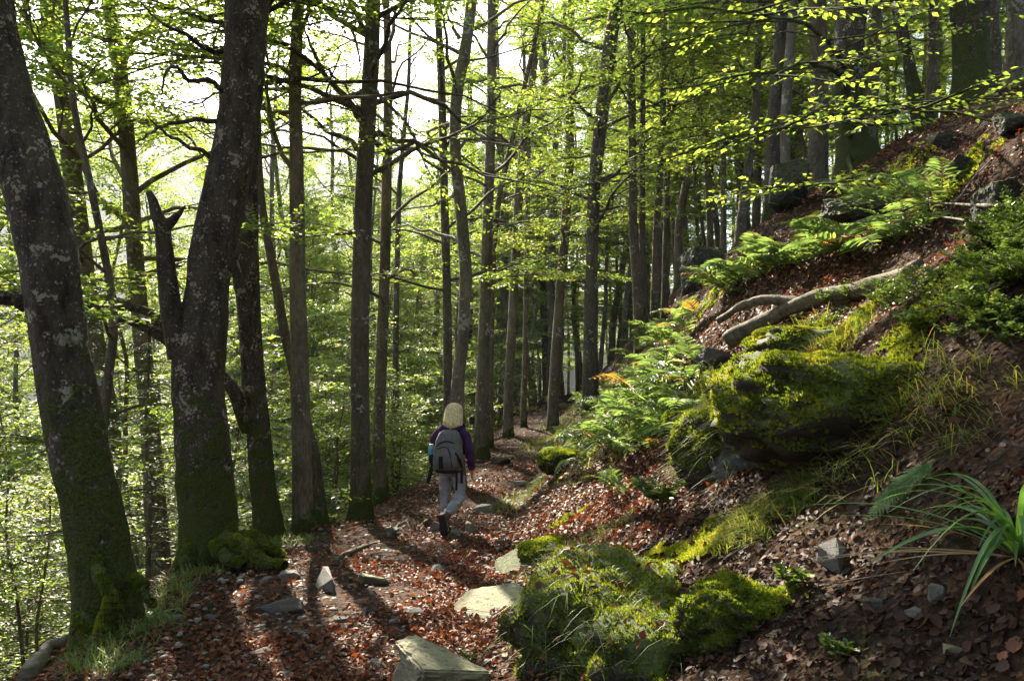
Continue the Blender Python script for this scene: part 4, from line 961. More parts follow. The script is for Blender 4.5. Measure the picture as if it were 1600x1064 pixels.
# ------------------------------------------------------------------ leaf litter
def litter():
    rg = np.random.default_rng(41); n = 74000
    y = 1.2*(34/1.2)**rg.random(n); x = rg.uniform(-1, 1, n)*(.68*y+.35)
    dl = (pathc(y)-np.interp(y, HY, HL))-x; dr = x-pathc(y)-np.interp(y, HRY, HR)
    dens = fbm(x*.8+4, y*.8, 0, 3)
    keep = (dl < 5) & (rg.random(n) < np.clip(.8+1.3*dens, .25, 1)*np.where(dr < 0, .95, 1.0)*np.where((dr > .35) & (y < 4.6), .55+.45*(dens > .05), 1))
    ye = rg.uniform(7, 22, 24000); xe = pathc(ye)+.3+rg.uniform(0, 1, 24000)**.8*(.62*ye)
    yf = rg.uniform(4.5, 9.5, 15000); xf = pathc(yf)+.2+rg.random(15000)*.5*yf
    yp = 2.2*(16/2.2)**rg.random(17000); xp = pathc(yp)+rg.uniform(-1, 1, 17000)*np.where(rg.random(17000) < .5, np.interp(yp, HY, HL), np.interp(yp, HRY, HR)+.1)
    kp = fbm(xp*1.7+3, yp*1.7, 5, 3) > -.22; xp, yp = xp[kp], yp[kp]
    x, y = np.concatenate([x[keep], xe, xf, xp]), np.concatenate([y[keep], ye, yf, yp]); n = len(x); z = h(x, y)
    nr = norm(gnormal(x, y)+rg.normal(0, .42, (n, 3))); a = rg.uniform(0, 6.28, n)
    d = np.stack([np.cos(a), np.sin(a), np.zeros(n)], -1); d = norm(d-nr*(d*nr).sum(-1, keepdims=True))
    L = rg.uniform(.026, .056, n)*np.interp(y, [1.5, 4, 10, 30], [.62, .85, 1.25, 1.8])
    p = np.stack([x, y, z+rg.uniform(.004, .022, n)+.020*((x > pathc(y)-np.interp(y, HY, HL)*.75) & (x < pathc(y)+np.interp(y, HRY, HR)*.9))], -1)
    W = L*rg.uniform(.26, .40, n); cu = rg.uniform(.0, .45, n); shade_sel = (x-pathc(y)-np.interp(y, HRY, HR) > .3) & (y < 4.9)  # last mask: near bank leaves that take the shade-darkened colour
    for nm, sel, mt, lab in (('leaf_litter', ~shade_sel, 'litter', 'russet carpet of fallen beech leaves over path and slope'), ('shade_leaf_litter', shade_sel, 'litter_shade', 'fallen leaves tinted dark for shade on the bank around the sedge')):
        mb = MB()
        for far in (False, True):
            k = sel & ((y > 8) == far)
            if k.any(): mb.add(*leaf_cards(p[k], d[k], nr[k], L[k], W[k], cu[k], 4 if far else 6))
        tag(obj(nm, mb.mesh(nm, False), M[mt]), lab, 'leaf litter', kind='stuff')
litter()

def dead_leaves():
    """the largest fallen leaves close by, one object each"""
    rg = np.random.default_rng(43); meshes = []
    for i in range(6):
        k = 9; t = np.linspace(0, 1, k); w = .36*np.sin(np.pi*t**.85)**.8*(1+.10*np.cos(np.arange(k)*np.pi)); w[0] = .02; w[-1] = .0
        cu = rg.uniform(.1, .5); sidec = rg.uniform(.1, .5)
        mid = np.stack([t, np.zeros(k), cu*(t-.5)**2], -1)
        Lf = mid+np.stack([np.zeros(k), w, sidec*w+.05*rg.normal(0, 1, k)*w], -1); Rt = mid+np.stack([np.zeros(k), -w, sidec*w*rg.uniform(.3, 1.4)+.05*rg.normal(0, 1, k)*w], -1)
        V = np.vstack([Lf, mid, Rt]); i0 = np.arange(k-1)
        Q = np.vstack([np.stack([i0, i0+1, i0+1+k, i0+k], -1), np.stack([i0+k, i0+1+k, i0+1+2*k, i0+2*k], -1)])
        me = mesh_np('leaf', V-[.5, 0, 0], [Q], True); me.materials.append(M['litter_shade' if i < 3 else 'litter']); meshes.append(me)
    par = bpy.data.objects['ground']
    for j in range(240):
        if j < 150: px, py = rg.uniform(1090, 1600), rg.uniform(620, 1060)
        else: px, py = rg.uniform(240, 820), rg.uniform(930, 1062)
        p = G(px, py); nr = Vector(gnormal(p[0], p[1]))+Vector(rg.normal(0, .28, 3)); q = nr.to_track_quat('Z', 'Y')
        s = rg.uniform(.038, .062) if j < 150 else rg.uniform(.04, .06)
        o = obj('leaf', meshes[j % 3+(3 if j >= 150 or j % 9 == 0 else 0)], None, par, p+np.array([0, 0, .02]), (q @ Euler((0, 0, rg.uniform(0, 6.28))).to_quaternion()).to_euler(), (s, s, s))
dead_leaves()

# ------------------------------------------------------------------ grass
def blades(rg, p, lean, L, W, droop):
    """p (N,3), lean (N,3) unit initial direction; curved three-segment blades"""
    n = len(p); K = 4; t = np.linspace(0, 1, K)
    out = lean.copy(); out[:, 2] = 0; out = norm(out+1e-6)
    s = np.stack([-out[:, 1], out[:, 0], np.zeros(n)], -1)
    P = p[:, None]+L[:, None, None]*(lean[:, None]*t[:, None]+droop[:, None, None]*(out[:, None]*.45-UP*.75)*(t**2.2)[:, None])
    w = W[:, None]*np.array([.7, 1, .75, .08])
    V = np.concatenate([P+s[:, None]*w[..., None], P-s[:, None]*w[..., None]], 1)
    i = np.arange(K-1); Q = np.stack([i, i+1, i+1+K, i+K], -1)
    return V.reshape(-1, 3), (Q[None]+np.arange(n)[:, None, None]*2*K).reshape(-1, 4)
def grass_patch(name, label, patches, mat_='grass', seed=1):
    rg = np.random.default_rng(seed); mb = MB()
    for (px, py, rx, ry, cnt, L, dr, lift) in patches:
        c = G(px, py); s = c[1]/FPX
        a = rg.uniform(0, 6.28, cnt); q = rg.random(cnt)**.6
        x = c[0]+np.cos(a)*q*rx*s; y = c[1]+np.sin(a)*q*ry*s*2.2
        cl = vnoise(x*14, y*14) > -.25; x, y = x[cl], y[cl]; n = len(x)
        g = gnormal(x, y); down = g.copy(); down[:, 2] = 0
        lean = norm(UP*.9+down*.9+rg.normal(0, .42, (n, 3))); lean[:, 2] = np.abs(lean[:, 2])
        V, Q = blades(rg, np.stack([x, y, h(x, y)+lift], -1), norm(lean), rg.uniform(.5, 1.2, n)*L, rg.uniform(.0012, .0024, n)*(1+.08*c[1]), rg.uniform(.2, 1., n)*dr)
        mb.add(V, Q)
    tag(obj(name, mb.mesh(name), M[mat_]), label, 'grass', kind='stuff')
grass_patch('grass_fringe', 'fine pale grass fringing the drop below the thick leaning beech',
            [(200, 1000, 60, 60, 620, .17, 1., 0), (240, 960, 40, 40, 260, .17, 1., 0), (170, 1040, 50, 40, 420, .17, 1, 0), (300, 900, 50, 30, 300, .14, 1, 0), (270, 930, 30, 20, 300, .18, .8, 0), (455, 850, 40, 20, 500, .16, .8, 0), (600, 780, 60, 30, 600, .15, .7, 0), (640, 760, 50, 30, 400, .15, .7, 0)], seed=3)
grass_patch('grass_bank', 'drooping grass along the upper edge of the path bank',
            [(850, 700, 40, 60, 1200, .22, 1, 0), (880, 660, 40, 40, 900, .22, 1, 0), (830, 770, 50, 40, 900, .18, 1, 0), (800, 795, 40, 25, 500, .15, 1, 0), (905, 690, 40, 40, 900, .18, 1, 0), (940, 720, 50, 40, 700, .18, 1, 0),
             (1130, 670, 50, 50, 1400, .24, 1.2, .05), (1160, 640, 60, 40, 1000, .24, 1.2, .03), (1190, 580, 60, 40, 900, .25, 1.1, 0), (1240, 550, 60, 40, 700, .22, 1, 0), (1100, 720, 40, 40, 800, .22, 1.1, .02),
             (1190, 812, 90, 22, 1200, .13, .9, 0), (1240, 800, 60, 25, 600, .14, .9, 0), (1330, 720, 80, 60, 330, .22, 1.2, 0), (1390, 640, 60, 60, 260, .2, 1.1, 0), (1440, 590, 60, 50, 170, .2, 1.1, 0), (1280, 640, 70, 60, 900, .2, 1.2, 0), (1300, 560, 70, 40, 700, .2, 1.1, 0), (1500, 640, 70, 60, 350, .18, 1.1, 0), (880, 870, 80, 25, 700, .10, .9, 0), (960, 830, 60, 25, 500, .10, .9, 0)], seed=4)
def mound_grass():
    rg = np.random.default_rng(61); mb = MB(); mb2 = MB()
    for nm, cnt, L, cond in (('mossy_mound', 1900, .15, lambda p: p[:, 0] < -.1), ('mossy_boulder', 4200, .24, lambda p: (p[:, 0] < .6) & (p[:, 2] > -.1))):
        o = bpy.data.objects[nm]; co = [c for c in o.children if c.name.startswith('core')][0].data
        V = np.empty(len(co.vertices)*3); co.vertices.foreach_get('co', V); V = V.reshape(-1, 3)
        T = np.array([list(t.vertices) for t in (co.calc_loop_triangles() or co.loop_triangles)])
        p, nn = sample_mesh(rg, V, [T], cnt, .1); k = cond(p); p, nn = p[k]+np.array(o.location), nn[k]
        lean = norm(nn+rg.normal(0, .4, p.shape)); lean[:, 2] = np.abs(lean[:, 2])
        Vb, Q = blades(rg, p, lean, rg.uniform(.5, 1.2, len(p))*L, rg.uniform(.0011, .002, len(p)), rg.uniform(.5, 1.4, len(p))); mb.add(Vb, Q)
        # fallen leaves caught on the moss
        p, nn = sample_mesh(rg, V, [T], 430, .2); p = p+np.array(o.location); nr = norm(nn+rg.normal(0, .5, p.shape)); a = rg.uniform(0, 6.28, len(p))
        d = np.stack([np.cos(a), np.sin(a), 0*a], -1); d = norm(d-nr*(d*nr).sum(-1, keepdims=True)); LL = rg.uniform(.025, .06, len(p))
        Vl, Fl = leaf_cards(p+nn*.018, d, nr, LL, LL*.34, rg.uniform(0, .4, len(p)), 6); mb2.add(Vl, Fl)
    tag(obj('grass_drape', mb.mesh('grass_drape'), M['grass']), 'thin yellowing grass hanging over the moss hummock and draped boulder', 'grass', kind='stuff')
    tag(obj('leaf_scatter', mb2.mesh('leaf_scatter', False), M['litter']), 'brown leaves caught on the moss of hummock and boulder', 'leaf litter', kind='stuff')
mound_grass()

# ------------------------------------------------------------------ ferns
def frond_mesh(seed, np_=18, nl=12, fine=True):
    rg = np.random.default_rng(seed); K = 12; s = np.linspace(0, 1, K)
    def rach(t): return np.stack([t*.92, .03*np.sin(t*3+seed), .62*t-.62*t**2.3], -1)
    mb = MB(); V, Q = batch_tubes(rach(s)[None], (.007*(1-.8*s))[None], 4); mb.add(V, Q)
    t = np.linspace(.16, .98, np_); b = rach(t); tg = norm(rach(t+.01)-b)
    pl = .32*np.sin(np.pi*(.16+.84*t))**.75*(1.02-t)**.25
    for sd in (1, -1):
        side = np.array([0, sd, 0.]); d = norm(tg*.45+side*1.0+np.array([0, 0, -.12])+rg.normal(0, .06, (np_, 3)))
        if not fine:
            V, F = leaf_cards(b, d, norm(UP+rg.normal(0, .25, b.shape)), pl, np.full(np_, .019)+pl*.03, .15, 6); mb.add(V, F); continue
        q = np.linspace(.05, 1, nl)
        pp = b[:, None]+d[:, None]*(pl[:, None]*q)[..., None]; pp[..., 2] -= .10*pl[:, None]*q**2
        for s2 in (1, -1):
            dd = np.repeat(norm(d*.55+s2*tg*.9), nl, 0); L = (pl[:, None]*.17*(1.1-q*.8)).ravel(); p = pp.reshape(-1, 3)
            V, F = leaf_cards(p, dd, norm(UP+rg.normal(0, .15, p.shape)), L, L*.42, .1); mb.add(V, F)
    return mb.mesh('frond', False)
M['fern_shade'] = leaf_mat('fern_leaf_deep', [(0, (.030, .090, .018)), (1, (.065, .145, .030))], trans=.4, rough=.6, spec=.15)
FN = frond_mesh(507, 20, 13); FN.materials.append(M['fern_shade'])
FR = [frond_mesh(501, 13, 0, False), frond_mesh(502, 12, 0, False), frond_mesh(503, 15, 0, False)]
for f in FR: f.materials.append(M['fern'])
FD = frond_mesh(504, 12, 0, False); FD.materials.append(M['fern_dry'])
def fern(p, n, size, rg, label, group, low=.9):
    root = thing('fern', label, 'fern', p, 0, group); a0 = rg.uniform(0, 6.28)
    for i in range(n):
        a = a0+i*2*math.pi/n+rg.normal(0, .25); s = size*rg.uniform(.7, 1.15)
        me = FD if rg.random() < .07 else FR[int(rg.integers(3))]
        obj('frond', me, None, root, (0, 0, 0), (rg.normal(0, .25), rg.normal(-.25, .22)*low, a), (s, s, s))
    return root
def ferns():
    rg = np.random.default_rng(66)
    bank = [(905, 600), (930, 612), (960, 592), (985, 562), (1010, 545), (1040, 522), (1065, 502), (1090, 492), (1000, 602), (1030, 585), (1060, 560), (980, 640), (1010, 642), (1045, 620), (1080, 600),
            (950, 662), (930, 640), (1000, 690), (1035, 690), (1062, 662), (970, 700), (885, 640), (1025, 560), (1055, 535), (965, 620)]
    up = [(1130, 455), (1160, 445), (1190, 432), (1220, 425), (1250, 415), (1280, 400), (1300, 385), (1330, 392), (1310, 352), (1340, 400), (1175, 430), (1215, 410)]
    top = [(1380, 335), (1450, 335), (1470, 305), (1430, 365), (1340, 325), (1400, 380), (1320, 300)]
    while len(bank) < 58:
        q = (rg.uniform(880, 1150), rg.uniform(450, 720))
        if 640-(q[0]-880)*.72 < q[1] < 760-(q[0]-880)*.45 and min(abs(q[0]-u)+abs(q[1]-v) for u, v in bank) > 22 and not (q[0] > 1085 and q[1] > 470): bank.append(q)
    for q in bank: fern(G(*q), int(rg.integers(5, 8)), rg.uniform(.45, .75), rg, 'pale-lit fern growing on the steep bank above the path', 'ferns on the steep path bank')
    for q in up: fern(G(*q), int(rg.integers(6, 9)), rg.uniform(.6, .85), rg, 'lush arching fern between the fallen log and the slope boulders', 'ferns between log and boulders')
    for q in top: fern(G(*q), int(rg.integers(5, 7)), rg.uniform(.55, .8), rg, 'tall fern in the shade below the big slope beeches', 'ferns below the slope beeches')
    fern(G(965, 775), 5, .5, rg, 'fern spreading flat over the sunlit leaf slope beside the pale broad-leaved sprig', None)
    fern(G(235, 905), 5, .38, rg, 'small fern on the drop between the two thick mossy beeches', None)
    fern(G(205, 925), 4, .3, rg, 'tiny fern beside the root of the thick leaning beech', None)
    # single big frond hanging over the bank beside the sedge
    p = G(1478, 735); root = thing('fern_frond', 'single long fern frond lying over the bank beside the sedge', 'fern', p)
    q = G(1350, 835); d = Vector(q-p); L = d.length
    X = d.normalized(); Z = Vector(gnormal((p[0]+q[0])/2, (p[1]+q[1])/2)); Z = (Z+Vector((0, -.35, .2))).normalized(); Y_ = Z.cross(X).normalized(); Z = X.cross(Y_)
    o = obj('frond', FN, None, root, (0, 0, .05), (0, 0, 0), (L*1.15, L*.62, L*.40)); o.rotation_euler = Matrix((X, Y_, Z)).transposed().to_euler()
ferns()

# ------------------------------------------------------------------ bilberry and leafy sprigs
def sprig_mesh(seed, ns, hgt, L, spread=.6):
    rg = np.random.default_rng(seed); wood = MB(); ps, ds = [], []
    for i in range(ns):
        a = rg.uniform(0, 6.28); K = 6; t = np.linspace(0, 1, K); hh = hgt*rg.uniform(.6, 1.15); sp = spread*rg.uniform(.3, 1.2)
        P = np.stack([np.cos(a)*sp*hh*t**1.3, np.sin(a)*sp*hh*t**1.3, hh*t*(1-.2*t)], -1)+rg.normal(0, .02, (K, 3))*hh*t[:, None]
        V, Q = batch_tubes(P[None], (.0022*(1-.6*t))[None], 3); wood.add(V, Q)
        for j in range(4):
            s0 = rg.uniform(.25, .9); b = np.array([np.interp(s0, t, P[:, k]) for k in range(3)]); a2 = a+rg.normal(0, 1.1)
            d = norm(np.array([np.cos(a2), np.sin(a2), rg.uniform(.2, .8)])); l = hh*rg.uniform(.25, .45); q = np.linspace(.1, 1, 9)
            V, Q = batch_tubes((b+d*l*np.linspace(0, 1, 3)[:, None])[None], np.array([[.0014, .001, .0006]]), 3); wood.add(V, Q)
            ps.append(b+d*(l*q)[:, None]); ds.append(np.repeat(d[None], 9, 0))
    p = np.vstack(ps); d = np.vstack(ds); n = len(p); a = np.where(np.arange(n) % 2 == 0, 1, -1)*rg.uniform(.6, 1.3, n)
    d = rot2(d, a); d[:, 2] *= .5; d = norm(d+rg.normal(0, .15, d.shape)); LL = L*rg.uniform(.6, 1.2, n)
    V, F = leaf_cards(p, d, norm(UP+rg.normal(0, .5, p.shape)), LL, LL*.32, .1, 6)
    return wood.mesh('stem'), mesh_np('foliage', V, [F], False)
def shrubs():
    rg = np.random.default_rng(88)
    SP = [sprig_mesh(601, 9, .20, .027, .9), sprig_mesh(602, 11, .25, .029, .9), sprig_mesh(603, 8, .17, .027, 1.2)]
    SM = sprig_mesh(604, 5, .15, .034, .9); SL = sprig_mesh(605, 5, .2, .05, 1.0)
    for a, b in SP+[SM, SL]: a.materials.append(M['bark']); b.materials.append(M['bilberry'])
    def put(pair, p, s, label, group=None):
        root = thing('bilberry_shrub', label, 'shrub', p, rg.uniform(0, 6.28), group)
        obj('stem', pair[0], None, root); obj('foliage', pair[1], None, root); root.scale = (s,)*3
    k = 0
    while k < 64:
        px, py = rg.uniform(1280, 1610), rg.uniform(330, 560)
        if py < 545-(px-1280)*.66 or py > 525+.12*(px-1400): continue
        p = G(px, py); put(SP[k % 3], p, rg.uniform(.55, .95), 'low bilberry shrub with small glossy leaves on the slope above the boulder', 'bilberry shrubs above the boulder'); k += 1
    for q in ((1210, 530), (1260, 520), (1300, 505), (1340, 500), (1370, 480), (1330, 470), (1400, 455), (1290, 480)):
        put(SP[int(rg.integers(3))], G(*q), rg.uniform(.6, .9), 'small sunlit bilberry shrub between fallen log and draped boulder', 'bilberry shrubs by the log')
    put(SM, G(1238, 925), 1.0, 'bright small-leaved sprig beside the rounded moss cushion')
    put(SM, G(1312, 1028), .8, 'little upright leafy sprig on the bare dark soil')
    put(SL, G(1035, 800), 1.3, 'pale broad-leaved sprig on the sunlit leaf slope')
    put(SL, G(730, 1040), .35, 'tiny seedling on top of the big cracked yellowish rock')
shrubs()

# ------------------------------------------------------------------ sedge tufts
def sedge(p, n, nd, L, label, rg, az=None):
    root = thing('sedge_tuft', label, 'sedge', p)
    for i in range(n+nd):
        dead = i >= n; a = rg.uniform(0, 6.28) if az is None else az+rg.normal(0, 1.1); K = 12; t = np.linspace(0, 1, K); l = L*rg.uniform(.65, 1.15)
        el = rg.uniform(.5, 1.35) if not dead else rg.uniform(.0, .35); dr = rg.uniform(.55, 1.25) if not dead else rg.uniform(.35, .7)
        out = np.array([math.cos(a), math.sin(a), 0]); s = np.array([-out[1], out[0], 0])
        P = l*(np.outer(t, out*math.cos(el)+UP*math.sin(el))+np.outer(t**2.3, out*.45*dr-UP*dr*.95*math.sin(max(el, .4))))
        w = (.0078 if not dead else .005)*np.sin(np.pi*np.clip(.18+.8*t, 0, 1))**.7*rg.uniform(.8, 1.2); w[-1] = .0005
        tw = rg.normal(0, .25); sv = s*math.cos(tw)+UP*math.sin(tw)
        V = np.concatenate([P+np.outer(w, sv)+np.outer(w*.35, UP), P, P-np.outer(w, sv)+np.outer(w*.35, UP)]); i0 = np.arange(K-1)
        Q = np.vstack([np.stack([i0, i0+1, i0+1+K, i0+K], -1), np.stack([i0+K, i0+1+K, i0+1+2*K, i0+2*K], -1)])
        obj('leaf_blade' if not dead else 'dead_blade', mesh_np('blade', V, [Q]), M['sedge' if not dead else 'straw'], root)
rgs = np.random.default_rng(91)
sedge(G(1590, 880), 60, 24, .55, 'large glossy green sedge tuft with withered lower leaves on the bank', rgs)
sedge(G(248, 962), 14, 3, .24, 'small bright sedge tuft at the path edge beside the thick leaning beech', rgs)

# ------------------------------------------------------------------ fallen log and dead branches
m_, n_, l_, b_, o_ = mat('dead_wood'); co_ = n_.new('ShaderNodeTexCoord').outputs['Object']
mp_ = n_.new('ShaderNodeMapping'); mp_.inputs['Scale'].default_value = (2, 9, 9); l_.new(co_, mp_.inputs[0])
w1 = noise(n_, l_, 3, 8, .7, mp_.outputs[0]); rr_ = ramp(n_, [(.3, (.03, .026, .018)), (.5, (.11, .09, .055)), (.75, (.22, .19, .12))]); l_.new(w1.outputs[0], rr_.inputs[0])
l_.new(rr_.outputs[0], b_.inputs['Base Color']); b_.inputs['Roughness'].default_value = .85; bump(n_, l_, w1.outputs[0], .8, .02, b_)
M['deadwood'] = m_
def log_tube(name, pts, r0, r1, parent, mat_='deadwood', ns=20, k=40, rg=rgs):
    pts = np.asarray(pts, float); t = np.linspace(0, 1, len(pts)); tt = np.linspace(0, 1, k)
    P = np.stack([smooth1(np.interp(tt, t, pts[:, j]), 3) for j in range(3)], -1); r = (r0*(1-tt)+r1*tt)*(1+.07*np.sin(tt*11+r0*90)+.05*np.sin(tt*29))
    P = P+np.stack([fbm(tt*6+j*7+r0*50, 2.2, 0, 2)*r0*.55*np.minimum(1, tt*6) for j in range(3)], -1)
    V, Q = batch_tubes(P[None], r[None], ns); ang = np.tile(np.arange(ns), k); rows = np.repeat(tt, ns); ax_ = np.repeat(P, ns, 0)
    V = ax_+(V-ax_)*(1+.16*fbm(ang*.9+r0*99, rows*7, 0, 3)+.10*_h(ang.astype(np.int64), np.zeros(len(ang), np.int64)+int(r0*1e4)))[:, None]
    c = len(V); V = np.vstack([V, P[:1], P[-1:]]); j = np.arange(ns); a = np.stack([np.full(ns, c), (j+1) % ns, j], -1); z = (k-1)*ns; b = np.stack([np.full(ns, c+1), z+j, z+(j+1) % ns], -1)
    return obj(name, mesh_np(name, V, [Q, a, b]), M[mat_], parent)
def fallen():
    a = G(1145, 548); b = G(1400, 436)
    ya = a[1]-.25; yb = b[1]-.05; base = px2w(1140, 532, ya); base[2] = float(h(base[0], ya))
    root = thing('fallen_log', 'weathered forked log lying down the slope with sawn lower ends', 'log', base)
    def on(px, py, f): return px2w(px, py, ya*(1-f)+yb*f)
    log_tube('stem', np.array([on(1138, 533, 0), on(1180, 508, .15), on(1225, 482, .3), on(1290, 462, .55), on(1340, 450, .75), on(1400, 434, 1), on(1450, 420, 1.15)])-base, .085, .065, root)
    log_tube('fork', np.array([on(1121, 502, .05), on(1150, 484, .15), on(1180, 472, .22), on(1205, 468, .28), on(1225, 470, .32), on(1248, 476, .38)])-base, .034, .060, root)
    def branch(label, pts, r):
        W = [G(x, y)+np.array([0, 0, up]) for x, y, up in pts]; o = log_tube('fallen_branch', np.array(W)-W[0], r, r*.35, None, 'deadwood', 6, 18); o.location = W[0]
        o.name = 'fallen_branch'; tag(o, label, 'branch')
    branch('thin dark dead branch lying across the ferns above the log', [(1560, 378, .22), (1500, 362, .25), (1440, 362, .25), (1380, 375, .2), (1320, 420, .15)], .012)
    branch('second bare dead twig below the thin dark branch', [(1545, 398, .2), (1480, 382, .22), (1430, 370, .2), (1400, 390, .15)], .010)
    branch('bleached dead branch poking out of the bilberry', [(1560, 480, .10), (1520, 505, .12), (1460, 515, .12), (1410, 525, .12)], .010)
    branch('pale stick lying on the upper leaf slope', [(1490, 335, .03), (1520, 290, .05), (1550, 255, .04)], .010)
    branch('dark arched root bow sticking out of the path', [(612, 838, .0), (622, 826, .05), (636, 822, .07), (645, 836, .0)], .022)
    branch('broken dark root lying on the valley side of the path', [(520, 880, .03), (545, 872, .05), (570, 862, .06), (590, 850, .03)], .035)
    branch('thin dark stick on the path beside the oblong block', [(508, 912, .02), (540, 905, .03), (572, 897, .02)], .014)
    branch('leaning dead stick at the path edge beside the hiker', [(672, 770, .0), (660, 745, .25), (648, 725, .45), (640, 712, .6)], .014)
    branch('small bent twig lying on the moss cushion', [(1130, 915, .12), (1160, 905, .14), (1185, 890, .12)], .003)
    branch('thin stick crossing the dark soil below the sedge', [(1270, 925, .02), (1340, 922, .04), (1420, 915, .04)], .004)
    branch('mossy rotten log end lying at the drop below the thick leaning beech', [(40, 1075, .05), (75, 1030, .08), (105, 1005, .05)], .07)
fallen()
def mushrooms():
    for px, py, s, lab in ((1157, 690, .042, 'round brown mushroom cap on the grassy moss beside the boulder'), (1165, 640, .036, 'dark brown mushroom cap above its rounder neighbour on the moss'), (1212, 530, .03, 'small reddish-brown mushroom cap below the fallen log')):
        p = G(px, py); root = thing('mushroom', lab, 'mushroom', p+np.array([0, 0, .02]))
        t = np.linspace(0, 1, 9); a = np.arange(16)/16*2*np.pi
        def lathe(nm, r, z, mt):
            V = np.stack([r[:, None]*np.cos(a), r[:, None]*np.sin(a), z[:, None]*np.ones(16)], -1).reshape(-1, 3)*s
            i = np.arange(len(r)*16).reshape(len(r), 16); nx = np.roll(i, -1, 1); obj(nm, mesh_np(nm, V, [np.stack([i[:-1], nx[:-1], nx[1:], i[1:]], -1).reshape(-1, 4)]), mt, root)
        lathe('stalk', np.array([.4, .36, .34, .36]), np.array([-.6, 0, .6, 1.2]), M['stalk'])
        lathe('cap', np.array([.3, .98, 1.0, .95, .8, .6, .35, .01]), np.array([1.05, .95, 1.05, 1.25, 1.45, 1.6, 1.7, 1.73]), M['cap'])
def plain(name, col, rough=.6, spec=.3, nscale=None, var=.25, bstr=.2, stretch=None):
    m, n, l, b, o = mat(name); b.inputs['Roughness'].default_value = rough; b.inputs['Specular IOR Level'].default_value = spec
    co = n.new('ShaderNodeTexCoord').outputs['Object']
    if stretch: mp = n.new('ShaderNodeMapping'); mp.inputs['Scale'].default_value = stretch; l.new(co, mp.inputs[0]); co = mp.outputs[0]
    t = noise(n, l, nscale or 30, 5, .6, co)
    r = ramp(n, [(.3, tuple(c*(1-var) for c in col)), (.7, tuple(c*(1+var) for c in col))]); l.new(t.outputs[0], r.inputs[0]); l.new(r.outputs[0], b.inputs['Base Color'])
    bump(n, l, t.outputs[0], bstr, .005, b); return m
M['cap'] = plain('mushroom_cap', (.15, .06, .03), .45); M['stalk'] = plain('mushroom_stalk', (.45, .38, .26))
mushrooms()

# ------------------------------------------------------------------ the hiker
def fabric(name, col, scale=60, rough=.8): return plain(name, col, rough, .2, scale, .22, .5)
M['jacket'] = fabric('jacket_purple', (.055, .020, .080), 14); M['trousers'] = fabric('trousers_grey', (.28, .295, .33), 16)
M['skin'] = plain('skin', (.42, .25, .18), .5); M['hair'] = plain('hair_blond', (.80, .64, .36), .35, .5, 90, .55, .6, (1, 1, .06))
M['pack'] = fabric('pack_grey', (.125, .118, .118), 25); M['strap'] = fabric('strap_black', (.012, .012, .014), 50)
M['boot'] = fabric('boot_brown', (.10, .07, .05), 30); M['sole'] = fabric('sole_dark', (.025, .022, .02), 30)
M['bottle'] = plain('bottle_blue', (.06, .30, .38), .25, .5); M['bottle_cap'] = plain('bottle_cap', (.45, .47, .46), .35, .5)

def skin_mesh(name, J, E, root=0, sub=2):
    """J: [(x,y,z,rx,ry)], E: edges -> evaluated skin surface"""
    me = bpy.data.meshes.new(name); me.from_pydata([j[:3] for j in J], E, []); o = bpy.data.objects.new(name, me); C.objects.link(o)
    mo = o.modifiers.new('skin', 'SKIN'); mo.use_smooth_shade = True; mo.branch_smoothing = .6
    for i, j in enumerate(J): me.skin_vertices[0].data[i].radius = (j[3], j[4] if len(j) > 4 else j[3])
    for i in range(len(J)): me.skin_vertices[0].data[i].use_root = (i == root)
    ss = o.modifiers.new('sub', 'SUBSURF'); ss.levels = sub; ss.render_levels = sub
    dg = bpy.context.evaluated_depsgraph_get(); out = bpy.data.meshes.new_from_object(o.evaluated_get(dg)); out.name = name
    bpy.data.objects.remove(o)
    for p in out.polygons: p.use_smooth = True
    return out
def wrinkle(me, amp, f):
    n = len(me.vertices); V = np.empty(n*3); me.vertices.foreach_get('co', V); V = V.reshape(-1, 3); N = np.empty(n*3); me.vertices.foreach_get('normal', N); N = N.reshape(-1, 3)
    V += N*(amp*fbm(V[:, 0]*f, V[:, 1]*f, V[:, 2]*f*1.6, 3))[:, None]; me.vertices.foreach_set('co', V.ravel()); me.update(); return me
def superbox(sec, ns=28, e=3.2):
    """sec: [(z, cx, cy, hx, hy)] -> closed rounded body"""
    a = np.arange(ns)/ns*2*np.pi; c, s_ = np.cos(a), np.sin(a); cx = np.sign(c)*np.abs(c)**(2/e); sy = np.sign(s_)*np.abs(s_)**(2/e)
    V = np.array([np.stack([q[1]+q[3]*cx, q[2]+q[4]*sy, np.full(ns, q[0])], -1) for q in sec]).reshape(-1, 3); k = len(sec)
    i = np.arange(k*ns).reshape(k, ns); nx = np.roll(i, -1, 1); Q = np.stack([i[:-1], nx[:-1], nx[1:], i[1:]], -1).reshape(-1, 4)
    V = np.vstack([V, V[:ns].mean(0), V[-ns:].mean(0)]); j = np.arange(ns); n0 = k*ns
    return V, [Q, np.stack([np.full(ns, n0), (j+1) % ns, j], -1), np.stack([np.full(ns, n0+1), n0-ns+j, n0-ns+(j+1) % ns], -1)]
